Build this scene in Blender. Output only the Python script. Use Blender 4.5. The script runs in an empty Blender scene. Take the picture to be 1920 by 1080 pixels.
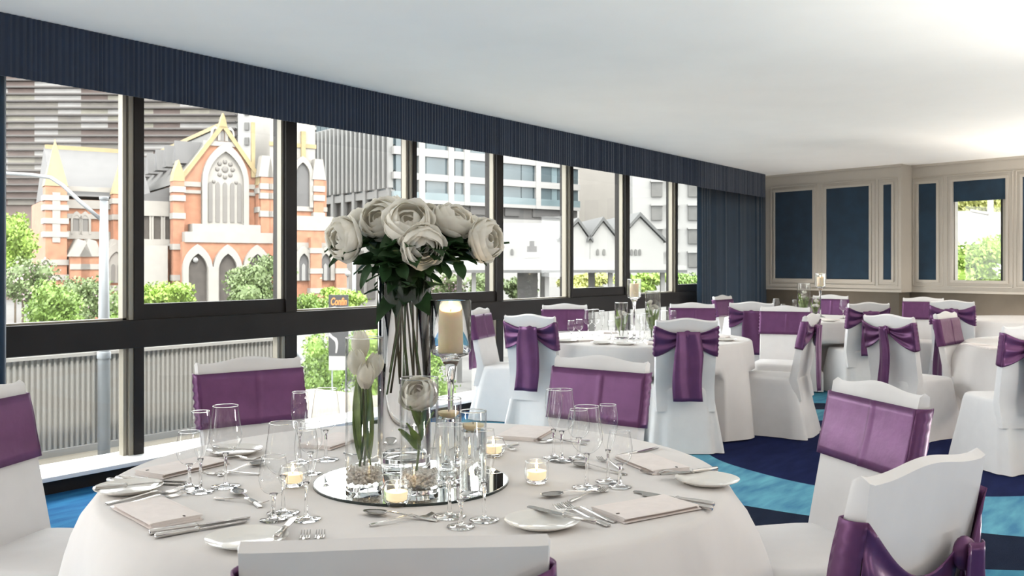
import bpy, math, random
from math import sin, cos, pi, radians, sqrt, atan2, hypot
from mathutils import Vector, Matrix
R_ = random.Random(7)
scene = bpy.context.scene
COL = scene.collection

# ------------------------------------------------------------------ camera
FPX, CAMH, HOR = 1750.0, 1.36, 498.0
TH = math.atan2(1280.0, FPX)
CT, ST = cos(TH), sin(TH)
cam_data = bpy.data.cameras.new('camera')
cam = bpy.data.objects.new('camera', cam_data)
COL.objects.link(cam)
cam.location = (0, 0, CAMH)
cam.rotation_euler = (pi / 2, 0, TH - pi / 2)
cam_data.sensor_width = 36.0
cam_data.lens = FPX / 1920.0 * 36.0
cam_data.shift_y = -(540.0 - HOR) / 1920.0
cam_data.clip_end = 2000
cam_data.dof.use_dof = True
cam_data.dof.focus_distance = 2.9
cam_data.dof.aperture_fstop = 11.0
scene.camera = cam

# ------------------------------------------------------------------ world, sun, exposure
world = bpy.data.worlds.new('world')
scene.world = world
world.use_nodes = True
wb = world.node_tree.nodes['Background']
wb.inputs[0].default_value = (0.99, 0.985, 0.975, 1)
wb.inputs[1].default_value = 6.0
sun_d = bpy.data.lights.new('sun', 'SUN')
sun_d.energy = 2.2
sun_d.angle = radians(1.0)
sun_d.color = (1.0, 0.95, 0.86)
sun = bpy.data.objects.new('sun', sun_d)
COL.objects.link(sun)
sun.rotation_euler = (radians(38), 0, radians(-25))   # high behind the building, shining out over the street
scene.view_settings.view_transform = 'Standard'
scene.view_settings.look = 'None'
scene.view_settings.exposure = 0.6
scene.view_settings.gamma = 1.0
scene.view_settings.use_curve_mapping = False
scene.cycles.max_bounces = 10
scene.cycles.diffuse_bounces = 5
scene.cycles.glossy_bounces = 5
scene.cycles.transmission_bounces = 10
scene.cycles.transparent_max_bounces = 40
scene.cycles.caustics_refractive = True
scene.cycles.caustics_reflective = False
scene.cycles.sample_clamp_indirect = 6.0
LAMP_W = 125.0       # watts of an added fill uplighter
LAMP_COL = (1.0, 0.93, 0.86)

# ------------------------------------------------------------------ coordinates
def W(xr, Z, z=0.0):
    """metres right of / ahead of the camera foot -> room coordinates"""
    return Vector((Z * CT + xr * ST, Z * ST - xr * CT, z))
def G(px, py, z=0.0):
    """where the sight line through a photo pixel meets the level z"""
    Z = (CAMH - z) * FPX / (py - HOR)
    return W((px - 960) / FPX * Z, Z, z)
def EX(px, py, Z):
    return W((px - 960) / FPX * Z, Z, CAMH + (HOR - py) / FPX * Z)
def wx(px, y):
    """x on the plane y = const seen at photo column px"""
    t = (px - 960) / FPX
    return y * (CT + t * ST) / (ST - t * CT)
def hz(py, Z):
    return CAMH + (HOR - py) / FPX * Z

# ------------------------------------------------------------------ materials
MATS = {}
def mat(name, col, rough=0.6, metal=0.0, noise=0.0, scale=8.0, bump=0.0, bscale=60.0, sheen=0.0, spec=0.5, trans=0.0, sub=0.0, emit=None, es=0.0, coat=0.0, aniso=0.0):
    m = bpy.data.materials.new(name); m.use_nodes = True
    nt = m.node_tree; b = nt.nodes['Principled BSDF']
    c = (*col, 1)
    b.inputs['Base Color'].default_value = c
    b.inputs['Roughness'].default_value = rough
    b.inputs['Metallic'].default_value = metal
    b.inputs['Specular IOR Level'].default_value = spec
    b.inputs['Transmission Weight'].default_value = trans
    b.inputs['Sheen Weight'].default_value = sheen
    b.inputs['Coat Weight'].default_value = coat
    b.inputs['Anisotropic'].default_value = aniso
    if sub:
        b.inputs['Subsurface Weight'].default_value = sub
        b.inputs['Subsurface Radius'].default_value = (0.02, 0.012, 0.006)
        b.inputs['Subsurface Scale'].default_value = 0.5
    if emit:
        b.inputs['Emission Color'].default_value = (*emit, 1)
        b.inputs['Emission Strength'].default_value = es
    tc = nt.nodes.new('ShaderNodeTexCoord')
    if noise:
        n = nt.nodes.new('ShaderNodeTexNoise'); n.inputs['Scale'].default_value = scale; n.inputs['Detail'].default_value = 4
        nt.links.new(tc.outputs['Object'], n.inputs['Vector'])
        r = nt.nodes.new('ShaderNodeValToRGB')
        r.color_ramp.elements[0].position = 0.3; r.color_ramp.elements[1].position = 0.7
        r.color_ramp.elements[0].color = tuple(max(0, x * (1 - noise)) for x in col) + (1,)
        r.color_ramp.elements[1].color = tuple(min(1, x * (1 + noise)) for x in col) + (1,)
        nt.links.new(n.outputs['Fac'], r.inputs['Fac']); nt.links.new(r.outputs['Color'], b.inputs['Base Color'])
    if bump:
        n2 = nt.nodes.new('ShaderNodeTexNoise'); n2.inputs['Scale'].default_value = bscale; n2.inputs['Detail'].default_value = 3
        nt.links.new(tc.outputs['Object'], n2.inputs['Vector'])
        bp = nt.nodes.new('ShaderNodeBump'); bp.inputs['Strength'].default_value = bump; bp.inputs['Distance'].default_value = 0.01
        nt.links.new(n2.outputs['Fac'], bp.inputs['Height']); nt.links.new(bp.outputs['Normal'], b.inputs['Normal'])
    MATS[name] = m
    return m

def thin_glass(name, edge=(0.62, 0.64, 0.63), face=(0.97, 0.985, 0.98), blend=0.45, gloss=1.0):
    """a thin wall of clear glass: lets light straight through, tinted where the sight line runs long inside it"""
    m = bpy.data.materials.new(name); m.use_nodes = True
    nt = m.node_tree; nt.nodes.clear()
    out = nt.nodes.new('ShaderNodeOutputMaterial')
    mix = nt.nodes.new('ShaderNodeMixShader')
    tr = nt.nodes.new('ShaderNodeBsdfTransparent'); gl = nt.nodes.new('ShaderNodeBsdfGlossy')
    gl.inputs['Roughness'].default_value = 0.02
    lw = nt.nodes.new('ShaderNodeLayerWeight'); lw.inputs['Blend'].default_value = 0.5
    r = nt.nodes.new('ShaderNodeValToRGB')
    r.color_ramp.elements[0].position = blend; r.color_ramp.elements[1].position = 0.97
    r.color_ramp.elements[0].color = (*face, 1); r.color_ramp.elements[1].color = (*edge, 1)
    nt.links.new(lw.outputs['Facing'], r.inputs['Fac']); nt.links.new(r.outputs['Color'], tr.inputs['Color'])
    pw = nt.nodes.new('ShaderNodeMath'); pw.operation = 'POWER'; pw.inputs[1].default_value = 6.0
    mm = nt.nodes.new('ShaderNodeMath'); mm.operation = 'MULTIPLY_ADD'; mm.inputs[1].default_value = 0.9 * gloss; mm.inputs[2].default_value = 0.045 * gloss; mm.use_clamp = True
    nt.links.new(lw.outputs['Facing'], pw.inputs[0]); nt.links.new(pw.outputs[0], mm.inputs[0]); nt.links.new(mm.outputs[0], mix.inputs['Fac'])
    nt.links.new(tr.outputs[0], mix.inputs[1]); nt.links.new(gl.outputs[0], mix.inputs[2])
    nt.links.new(mix.outputs[0], out.inputs['Surface'])
    MATS[name] = m
    return m

def solid_glass(name, ior=1.45, col=(1, 1, 1)):
    m = bpy.data.materials.new(name); m.use_nodes = True
    nt = m.node_tree; nt.nodes.clear()
    out = nt.nodes.new('ShaderNodeOutputMaterial'); g = nt.nodes.new('ShaderNodeBsdfGlass')
    g.inputs['IOR'].default_value = ior; g.inputs['Color'].default_value = (*col, 1); g.inputs['Roughness'].default_value = 0.0
    nt.links.new(g.outputs[0], out.inputs['Surface']); MATS[name] = m
    return m

mat('ceiling_paint', (0.95, 0.93, 0.875), 0.9, noise=0.015, scale=2)
mat('wall_cream', (0.50, 0.46, 0.40), 0.7, noise=0.03, scale=3)
mat('dado_brown', (0.12, 0.10, 0.075), 0.75, noise=0.1, scale=4)
mat('wall_blue', (0.006, 0.028, 0.055), 0.9, sheen=0.3, noise=0.2, scale=5, bump=0.1)
mat('pelmet_blue', (0.007, 0.017, 0.040), 0.85, sheen=0.25, noise=0.15, scale=10)
mat('curtain_blue', (0.007, 0.026, 0.052), 0.85, sheen=0.3, noise=0.15, scale=6)
mat('frame_dark', (0.014, 0.011, 0.010), 0.5, spec=0.3, noise=0.15, scale=5)
mat('frame_alu', (0.33, 0.30, 0.245), 0.45, metal=0.25)
mat('sill_white', (0.85, 0.85, 0.86), 0.5)
mat('cloth_white', (0.70, 0.67, 0.655), 0.85, sheen=0.2, noise=0.02, scale=10, bump=0.05, bscale=25)
mat('cover_white', (0.74, 0.725, 0.725), 0.85, sheen=0.2, noise=0.02, scale=12, bump=0.06, bscale=20)
mat('satin_purple', (0.135, 0.046, 0.132), 0.38, metal=0.40, spec=0.45, sheen=0.0, noise=0.10, scale=14, bump=0.15, bscale=18, aniso=0.3)
mat('napkin_pink', (0.80, 0.735, 0.71), 0.9, noise=0.03, scale=40, bump=0.05, bscale=200)
mat('buttonhole', (0.05, 0.045, 0.045), 0.8)
mat('china', (0.82, 0.80, 0.76), 0.18, coat=0.4)
mat('steel', (0.60, 0.58, 0.56), 0.18, metal=1.0)
mat('steel_dark', (0.44, 0.42, 0.40), 0.22, metal=1.0)
mat('mirror', (0.90, 0.93, 0.92), 0.01, metal=1.0)
mat('mirror_edge', (0.02, 0.03, 0.028), 0.2)
mat('petal_white', (0.90, 0.88, 0.82), 0.65, sub=0.4, noise=0.03, scale=30)
mat('petal_cream', (0.84, 0.80, 0.62), 0.65, sub=0.25)
mat('tulip_white', (0.84, 0.81, 0.72), 0.55, sub=0.25, noise=0.06, scale=40)
mat('leaf_dark', (0.024, 0.065, 0.022), 0.5, noise=0.45, scale=18)
mat('leaf_green', (0.20, 0.29, 0.075), 0.45, noise=0.35, scale=25)
mat('stem_green', (0.09, 0.15, 0.045), 0.5, noise=0.2, scale=30)
mat('stem_brown', (0.085, 0.07, 0.035), 0.6, noise=0.3, scale=30)
mat('wax_cream', (0.90, 0.76, 0.54), 0.5, sub=0.8)
mat('wax_float', (0.95, 0.77, 0.48), 0.5, sub=0.4)
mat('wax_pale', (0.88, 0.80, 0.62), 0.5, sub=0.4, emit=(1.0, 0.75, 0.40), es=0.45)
mat('wick', (0.02, 0.018, 0.015), 0.9)
mat('flame', (1, 0.8, 0.4), 0.5, emit=(1.0, 0.72, 0.34), es=14.0)
mat('gravel', (0.86, 0.76, 0.70), 0.25, noise=0.25, scale=90, coat=0.5)
thin_glass('glass_bowl', edge=(0.30, 0.32, 0.32), face=(0.994, 0.996, 0.996), blend=0.74, gloss=1.4)
thin_glass('glass_vase', edge=(0.20, 0.24, 0.23), face=(0.990, 0.995, 0.993), blend=0.78, gloss=2.0)
thin_glass('window_glass', edge=(0.86, 0.90, 0.89), face=(0.97, 0.985, 0.98), gloss=0.5)
solid_glass('glass_solid'); solid_glass('water', 1.33, (0.98, 0.99, 0.99))
def sheer(name, t):
    """let part of the light shine through thin petals and leaves"""
    nt = MATS[name].node_tree; b = nt.nodes['Principled BSDF']; out = nt.nodes['Material Output']
    b.inputs['Subsurface Weight'].default_value = 0
    tl = nt.nodes.new('ShaderNodeBsdfTranslucent'); mx = nt.nodes.new('ShaderNodeMixShader'); mx.inputs[0].default_value = t
    l = b.inputs['Base Color'].links
    if l: nt.links.new(l[0].from_socket, tl.inputs['Color'])
    else: tl.inputs['Color'].default_value = b.inputs['Base Color'].default_value
    nt.links.new(b.outputs[0], mx.inputs[1]); nt.links.new(tl.outputs[0], mx.inputs[2]); nt.links.new(mx.outputs[0], out.inputs['Surface'])
for n_ in ('petal_white', 'petal_cream', 'tulip_white'): sheer(n_, .45)
for n_ in ('leaf_dark', 'leaf_green'): sheer(n_, .3)
mat('lamp_white', (0.85, 0.85, 0.84), 0.5)
mat('lamp_diffuser', (0.9, 0.9, 0.9), 0.5, emit=LAMP_COL, es=3.0)

# ------------------------------------------------------------------ mesh helpers
class MB:
    def __init__(s): s.v = []; s.f = []; s.m = []; s.cur = 0
    def add(s, vs, fs):
        o = len(s.v); s.v.extend(vs); s.f.extend([tuple(i + o for i in f) for f in fs]); s.m.extend([s.cur] * len(fs)); return s
    def box(s, a, b):
        (x0, y0, z0), (x1, y1, z1) = a, b
        x0, x1 = min(x0, x1), max(x0, x1); y0, y1 = min(y0, y1), max(y0, y1); z0, z1 = min(z0, z1), max(z0, z1)
        return s.add([(x0,y0,z0),(x1,y0,z0),(x1,y1,z0),(x0,y1,z0),(x0,y0,z1),(x1,y0,z1),(x1,y1,z1),(x0,y1,z1)],
                     [(0,3,2,1),(4,5,6,7),(0,1,5,4),(1,2,6,5),(2,3,7,6),(3,0,4,7)])
    def cbox(s, c, d, rz=0.0):
        vs = []
        for dz in (-.5, .5):
            for dx, dy in ((-.5,-.5),(.5,-.5),(.5,.5),(-.5,.5)):
                x, y = dx * d[0], dy * d[1]
                vs.append((c[0] + x*cos(rz) - y*sin(rz), c[1] + x*sin(rz) + y*cos(rz), c[2] + dz * d[2]))
        return s.add(vs, [(0,3,2,1),(4,5,6,7),(0,1,5,4),(1,2,6,5),(2,3,7,6),(3,0,4,7)])
    def prism(s, poly, axis, a, b):
        """poly in the two other axes, extruded along axis ('x','y','z') from a to b"""
        n = len(poly)
        def pt(p, t):
            return {'x': (t, p[0], p[1]), 'y': (p[0], t, p[1]), 'z': (p[0], p[1], t)}[axis]
        vs = [pt(p, a) for p in poly] + [pt(p, b) for p in poly]
        fs = [tuple(range(n))[::-1], tuple(range(n, 2*n))] + [(i, (i+1) % n, n + (i+1) % n, n + i) for i in range(n)]
        return s.add(vs, fs)
    def lathe(s, prof, n=24, c=(0,0,0), cap0=False, cap1=False):
        vs = []; fs = []
        for r, z in prof:
            for i in range(n):
                a = 2*pi*i/n; vs.append((c[0] + r*cos(a), c[1] + r*sin(a), c[2] + z))
        for k in range(len(prof)-1):
            for i in range(n):
                j = (i+1) % n; fs.append((k*n+i, k*n+j, (k+1)*n+j, (k+1)*n+i))
        if cap0: fs.append(tuple(range(n))[::-1])
        if cap1: fs.append(tuple(range((len(prof)-1)*n, len(prof)*n)))
        return s.add(vs, fs)
    def grid(s, fn, nu, nv, close_u=False):
        vs = []; fs = []
        for i in range(nu + (0 if close_u else 1)):
            for j in range(nv+1):
                vs.append(tuple(fn(i/nu, j/nv)))
        m = nu if close_u else nu
        tot = nu if close_u else nu + 1
        for i in range(m):
            i2 = (i+1) % tot
            for j in range(nv):
                fs.append((i*(nv+1)+j, i2*(nv+1)+j, i2*(nv+1)+j+1, i*(nv+1)+j+1))
        return s.add(vs, fs)
    def tube(s, path, rad, n=8, cap=True):
        path = [Vector(p) for p in path]; vs = []; fs = []
        if not hasattr(rad, '__len__'): rad = [rad] * len(path)
        for k, p in enumerate(path):
            t = (path[min(k+1, len(path)-1)] - path[max(k-1, 0)]).normalized()
            up = Vector((0,0,1)) if abs(t.z) < 0.95 else Vector((1,0,0))
            a = t.cross(up).normalized(); b = t.cross(a)
            for i in range(n):
                an = 2*pi*i/n; vs.append(tuple(p + a*(rad[k]*cos(an)) + b*(rad[k]*sin(an))))
        for k in range(len(path)-1):
            for i in range(n):
                j = (i+1) % n; fs.append((k*n+i, (k+1)*n+i, (k+1)*n+j, k*n+j))
        if cap:
            fs.append(tuple(range(n))); fs.append(tuple(range((len(path)-1)*n, len(path)*n))[::-1])
        return s.add(vs, fs)
    def ball(s, c, r, nu=12, nv=8):
        if not hasattr(r, '__len__'): r = (r, r, r)
        def fn(u, v):
            a = 2*pi*u; b = pi*v - pi/2
            return (c[0] + r[0]*cos(b)*cos(a), c[1] + r[1]*cos(b)*sin(a), c[2] + r[2]*sin(b))
        return s.grid(fn, nu, nv, True)
    def mesh(s, name, smooth=False):
        me = bpy.data.meshes.new(name); me.from_pydata([tuple(v) for v in s.v], [], s.f)
        if smooth: me.polygons.foreach_set('use_smooth', [True] * len(me.polygons))
        if any(s.m): me.polygons.foreach_set('material_index', s.m)
        me.validate(); me.update()
        return me
    def build(s, name, m, parent=None, smooth=False, loc=None, rz=0.0, solid=0.0, bevel=0.0, label=None, auto=None):
        me = s.mesh(name, smooth)
        for x in (m if isinstance(m, (list, tuple)) else [m]):
            me.materials.append(MATS[x])
        o = bpy.data.objects.new(name, me); COL.objects.link(o)
        if loc is not None: o.location = loc
        o.rotation_euler.z = rz
        if parent:
            o.parent = parent; PARTS.setdefault(parent.name, []).append(o)
        if solid:
            md = o.modifiers.new('thickness', 'SOLIDIFY'); md.thickness = solid; md.offset = 0
        if bevel:
            md = o.modifiers.new('bevel', 'BEVEL'); md.width = bevel; md.segments = 2; md.limit_method = 'ANGLE'
        if auto: me.set_sharp_from_angle(angle=radians(auto))
        if label: o['label'] = label
        return o

def empty(name, loc=(0,0,0), rz=0.0):
    o = bpy.data.objects.new(name, None); COL.objects.link(o)
    o.location = loc; o.rotation_euler.z = rz; o.empty_display_size = 0.05
    return o
def tag(o, label, cat, group=None):
    o['label'] = label; o['category'] = cat
    if group: o['group'] = group
    return o
def thing(name, label, cat, loc=(0,0,0), rz=0.0, group=None):
    return tag(empty(name, loc, rz), label, cat, group)
def struct(o, label, cat):
    o['kind'] = 'structure'; o['label'] = label; o['category'] = cat
    return o
def copy_thing(src, loc, rz, label, group=None):
    r = src.copy(); COL.objects.link(r); r.location = loc; r.rotation_euler.z = rz
    r['label'] = label
    if group: r['group'] = group
    for ch in PARTS.get(src.name, []):
        c = ch.copy(); COL.objects.link(c); c.parent = r
        for g in PARTS.get(ch.name, []):
            d = g.copy(); COL.objects.link(d); d.parent = c
    return r
PARTS = {}
# ================================================================== THE ROOM
CEIL = 2.755
YG = 5.62            # plane of the window wall
def carpet():
    m = bpy.data.materials.new('carpet'); m.use_nodes = True
    nt = m.node_tree; b = nt.nodes['Principled BSDF']; b.inputs['Roughness'].default_value = 0.95; b.inputs['Specular IOR Level'].default_value = 0.1
    b.inputs['Sheen Weight'].default_value = 0.0
    tc = nt.nodes.new('ShaderNodeTexCoord')
    n = nt.nodes.new('ShaderNodeTexNoise'); n.inputs['Scale'].default_value = 0.55; n.inputs['Detail'].default_value = 1
    nt.links.new(tc.outputs['Object'], n.inputs['Vector'])
    d = nt.nodes.new('ShaderNodeVectorMath'); d.operation = 'DISTANCE'
    c = W(2.75, 6.75); d.inputs[1].default_value = (c.x, c.y, 0)
    nt.links.new(tc.outputs['Object'], d.inputs[0])
    ma = nt.nodes.new('ShaderNodeMath'); ma.operation = 'MULTIPLY_ADD'; ma.inputs[1].default_value = 0.9; ma.inputs[2].default_value = -0.45
    nt.links.new(n.outputs['Fac'], ma.inputs[0])
    ad = nt.nodes.new('ShaderNodeMath'); ad.operation = 'ADD'
    nt.links.new(d.outputs['Value'], ad.inputs[0]); nt.links.new(ma.outputs[0], ad.inputs[1])
    dv = nt.nodes.new('ShaderNodeMath'); dv.operation = 'DIVIDE'; dv.inputs[1].default_value = 12.0
    nt.links.new(ad.outputs[0], dv.inputs[0])
    r = nt.nodes.new('ShaderNodeValToRGB'); cr = r.color_ramp; cr.interpolation = 'CONSTANT'
    navy, light, teal, dark, blue = (0.006, 0.012, 0.062), (0.100, 0.30, 0.42), (0.05, 0.20, 0.30), (0.006, 0.012, 0.032), (0.035, 0.19, 0.42)
    stops = [(0, navy), (1.33, light), (1.98, dark), (2.55, teal), (3.5, blue), (4.5, navy), (5.1, blue), (6.4, light), (7.2, dark), (8.0, blue), (9.5, navy)]
    cr.elements[0].color = (*stops[0][1], 1); cr.elements[1].position = stops[1][0] / 12; cr.elements[1].color = (*stops[1][1], 1)
    for p, cc in stops[2:]:
        e = cr.elements.new(p / 12); e.color = (*cc, 1)
    nt.links.new(dv.outputs[0], r.inputs['Fac'])
    # woven streaks inside every band
    n2 = nt.nodes.new('ShaderNodeTexNoise'); n2.inputs['Scale'].default_value = 3.0; n2.inputs['Detail'].default_value = 6
    mp = nt.nodes.new('ShaderNodeMapping'); mp.inputs['Scale'].default_value = (1.0, 4.0, 1.0); mp.inputs['Rotation'].default_value = (0, 0, 0.6)
    nt.links.new(tc.outputs['Object'], mp.inputs['Vector']); nt.links.new(mp.outputs[0], n2.inputs['Vector'])
    r2 = nt.nodes.new('ShaderNodeValToRGB'); r2.color_ramp.elements[0].position = 0.3; r2.color_ramp.elements[1].position = 0.75
    r2.color_ramp.elements[0].color = (0.55, 0.62, 0.75, 1); r2.color_ramp.elements[1].color = (1.45, 1.35, 1.2, 1)
    nt.links.new(n2.outputs['Fac'], r2.inputs['Fac'])
    mx = nt.nodes.new('ShaderNodeMix'); mx.data_type = 'RGBA'; mx.blend_type = 'MULTIPLY'; mx.inputs[0].default_value = 1.0
    nt.links.new(r.outputs['Color'], mx.inputs[6]); nt.links.new(r2.outputs['Color'], mx.inputs[7]); nt.links.new(mx.outputs[2], b.inputs['Base Color'])
    n3 = nt.nodes.new('ShaderNodeTexNoise'); n3.inputs['Scale'].default_value = 220
    nt.links.new(tc.outputs['Object'], n3.inputs['Vector'])
    bp = nt.nodes.new('ShaderNodeBump'); bp.inputs['Strength'].default_value = 0.4; bp.inputs['Distance'].default_value = 0.01
    nt.links.new(n3.outputs['Fac'], bp.inputs['Height']); nt.links.new(bp.outputs['Normal'], b.inputs['Normal'])
    MATS['carpet'] = m
carpet()
XB, YR = -4.0, -5.5       # back wall and right wall, out of the picture
struct(MB().box((XB, YR, -0.1), (16.5, YG + 0.15, 0)).build('floor', 'carpet'), 'carpet with large blue, teal and navy curves', 'floor')
struct(MB().box((XB - .15, YR - .15, CEIL), (16.5, YG + 0.3, CEIL + 0.12)).build('ceiling', 'ceiling_paint'), 'smooth white ceiling over the whole room', 'ceiling')
struct(MB().box((XB - .15, YR, 0), (XB, YG + .2, CEIL)).build('wall_back', 'wall_cream'), 'plain cream wall behind the viewer', 'wall')
struct(MB().box((XB - .15, YR - .15, 0), (16.5, YR, CEIL)).build('wall_right', 'wall_cream'), 'plain cream wall on the right side of the room', 'wall')

# window wall: rail, header, posts
wl = struct(empty('wall_left', (0, YG, 0)), 'dark framed window wall along the street side', 'wall')
RZ0, RZ1 = 0.822, 1.006
XE = wx(1440, YG) - 0.2
MULL = [wx(p, YG - .03) for p in (252, 547, 775, 938, 1071, 1177, 1268)]
MULL = [MULL[0] - 1.27] + MULL + [MULL[-1] + 1.28, MULL[-1] + 2.54]
MULL = [MULL[0] - 1.28 * k for k in (5, 4, 3, 2, 1)] + MULL
MB().box((XB, -0.04, RZ0), (XE, 0.14, RZ1)).build('rail', 'frame_dark', wl, bevel=0.006)
MB().box((XB, 0.0, 2.56), (XE, 0.2, CEIL)).build('header', 'frame_dark', wl)
struct(MB().box((XB, YG - .13, 0.0), (XE, YG - .06, 0.095)).build('baseboard_left', 'frame_dark'), 'black plinth under the white window sill', 'baseboard')
for k, x in enumerate(MULL):
    l, r = (0.0, .048) if k % 2 == 0 else (-.055, .052)
    if k == 6: r = .07
    MB().box((x + l, -0.03, 0.10), (x + r, 0.12, RZ0)).build('lower_post', 'frame_dark', wl)
    MB().box((x + l, -0.03, RZ1), (x + r, 0.12, 2.6)).build('upper_post', 'frame_dark', wl)
struct(MB().box((XB, YG - .22, 0.095), (XE, YG + .16, 0.122)).build('trim_1', 'sill_white', bevel=0.004), 'white window sill running low along the window wall', 'window sill')
for k in range(len(MULL) - 1):
    n = k - 5           # 0 = first pane of the picture
    sash = k % 2 == 0   # sliding leaf with a dark bottom rail of its own
    x0 = MULL[k] + (.07 if k == 6 else .048 if sash else .052); x1 = MULL[k+1] - (.055 if sash else 0.0)
    wnd = struct(empty('window_%d' % (k + 1), ((x0 + x1) / 2, YG, 0)), '%s pane of the window wall, counted from the left curtain' % (
        ['First', 'Second', 'Third', 'Fourth', 'Fifth', 'Sixth', 'Seventh', 'Eighth', 'Ninth'][n] if 0 <= n < 9 else 'Unseen %d' % (k + 1)), 'window')
    h = (x1 - x0) / 2
    if sash:
        zb = RZ1 + 0.10; c = h - .024
        MB().box((-h, -.015, RZ1), (h, .05, zb)).box((-h, -.015, 2.52), (h, .05, 2.58)).build('sash_frame', 'frame_dark', wnd)
        MB().box((c, 0.0, zb), (h, .045, 2.56)).build('edge_strip', 'frame_alu', wnd)
    else:
        zb = RZ1 + .012; c = h - .065
        MB().box((h - .03, -.02, RZ1), (h, .055, 2.58)).build('edge_strip', 'frame_alu', wnd)
        MB().box((c, .0, RZ1), (h - .038, .05, 2.58)).build('edge_strip', 'frame_alu', wnd)
        MB().box((h - .038, .012, RZ1), (h - .03, .04, 2.58)).build('gasket', 'frame_dark', wnd)
        MB().box((-h, 0, RZ1), (h, .05, zb)).build('bottom_bead', 'frame_alu', wnd)
    MB().box((-h, .028, zb), (c, .034, 2.58)).build('upper_pane', 'window_glass', wnd)
    MB().box((h - .03, -.02, .122), (h, .055, RZ0)).build('edge_strip', 'frame_alu', wnd)
    MB().box((h - .06, .0, .122), (h - .038, .05, RZ0)).build('edge_strip', 'frame_alu', wnd)
    MB().box((-h, .028, .122), (h - .06, .034, RZ0)).build('lower_pane', 'window_glass', wnd)

# pleated pelmet and curtains
def pleats(x0, x1, pitch, amp, z0, z1, n_z=1, seed=1, flare=0.0, sharp=False):
    rr = random.Random(seed); xs = []; x = x0
    while x < x1:
        p = pitch * rr.uniform(.7, 1.3)
        xs += [(x, 0.0), (x + p * .35, amp * rr.uniform(.6, 1.2)), (x + p * .6, amp * rr.uniform(.5, 1.0))]
        x += p
    xs.append((x1, 0))
    mb = MB(); n = len(xs)
    vs = []; fs = []
    for j in range(n_z + 1):
        t = j / n_z; z = z1 + (z0 - z1) * t
        for (x, a) in xs: vs.append((x, -a * (1 + flare * t), z))
    for j in range(n_z):
        for i in range(n - 1): fs.append((j*n + i, (j+1)*n + i, (j+1)*n + i + 1, j*n + i + 1))
    return mb.add(vs, fs)
YP = 5.30
PE = wx(1434, YP)
pel = thing('pelmet', 'long navy blue pleated fabric pelmet above the window wall', 'pelmet', (0, YP, 0))
pleats(-3.8, wx(1312, YP), 0.034, 0.008, 2.405, CEIL - .002, seed=3).build('pleated_face', 'pelmet_blue', pel, solid=0.004)
pleats(wx(1312, YP), PE, 0.045, 0.006, 2.40, CEIL - .002, seed=5).build('pleated_end', 'pelmet_blue', pel, solid=0.004)
MB().box((-3.8, .012, 2.43), (PE, .03, CEIL - .002)).build('backing_board', 'pelmet_blue', pel)
MB().box((-3.8, .03, 2.60), (PE, .26, 2.62)).build('top_board', 'frame_dark', pel)
cu = thing('curtain', 'dark blue drawn curtain hanging at the far end of the window wall', 'curtain', (0, 5.44, 0))
pleats(wx(1312, 5.40), XE + .05, 0.10, 0.05, 0.02, 2.55, 6, seed=11, flare=.25).build('drape', 'curtain_blue', cu, smooth=True, solid=0.004)
cu = thing('curtain', 'dark blue curtain sliver at the left edge of the picture', 'curtain', (0, 5.44, 0))
pleats(1.2, wx(14, 5.42), 0.10, 0.05, 0.02, 2.55, 6, seed=12, flare=.1).build('drape', 'curtain_blue', cu, smooth=True, solid=0.004)

# far wall: panelled cream upper part over a brown dado, stepping back once
SK = radians(15)
wdir = Vector((-sin(SK), -cos(SK), 0)); nrm = Vector((cos(SK), -sin(SK), 0))
C0 = Vector((14.12, 5.62, 0)); LJ = 2.45; JD = 0.30
rzw = atan2(wdir.y, wdir.x)          # local x runs along the wall to the right
def wall_s(px, off):
    """distance along the far wall for a photo column; off = setback of the face"""
    t = (px - 960) / FPX
    d = Vector((CT + t*ST, ST - t*CT, 0)); o = C0 + nrm * off
    # d*k = o + wdir*s
    det = d.x * (-wdir.y) - d.y * (-wdir.x)
    k = (o.x * (-wdir.y) - o.y * (-wdir.x)) / det
    s = (d * k - o).dot(wdir)
    return s, k
DZ = 0.992
wf = struct(empty('wall_far', C0, rzw), 'cream panelled wall over a brown dado at the far end', 'wall')
ysgn = 1 if Vector((-sin(rzw), cos(rzw), 0)).dot(nrm) > 0 else -1     # local y sign that leads away from the room
def YA(v): return v * ysgn
LEND = 10.5
HOLE0, HOLE1 = wall_s(1787, JD)[0], wall_s(1886, JD)[0]
def zpx(py, px, off):
    return hz(py, wall_s(px, off)[1])
WZ0, WZ1 = zpx(526, 1840, JD), zpx(337, 1840, JD)
PZ0, PZ1 = 1.165, 2.485
SJ = LJ
u = MB()
u.box((-0.3, YA(0), DZ), (SJ, YA(.12), CEIL)).box((SJ - .12, YA(.12), DZ), (SJ, YA(JD + .12), CEIL))
u.build('upper_panelling', 'wall_cream', wf)
u = MB().box((SJ, YA(JD), DZ), (HOLE0, YA(JD + .12), CEIL)).box((HOLE1, YA(JD), DZ), (LEND, YA(JD + .12), CEIL))
u.box((HOLE0, YA(JD), DZ), (HOLE1, YA(JD + .12), WZ0)).box((HOLE0, YA(JD), WZ1), (HOLE1, YA(JD + .12), CEIL))
u.build('set_back_panelling', 'wall_cream', wf)
MB().box((-0.3, YA(.06), 0), (SJ - .06, YA(.16), DZ)).box((SJ - .14, YA(.16), 0), (SJ - .06, YA(JD + .16), DZ)).box((SJ - .06, YA(JD + .05), 0), (LEND, YA(JD + .16), DZ)).build('dado', 'dado_brown', wf)
MB().box((-.3, YA(-.015), DZ), (SJ + .015, YA(0), DZ + .03)).box((SJ, YA(JD - .015), DZ), (LEND, YA(JD), DZ + .03)).build('dado_rail', 'wall_cream', wf)
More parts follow.
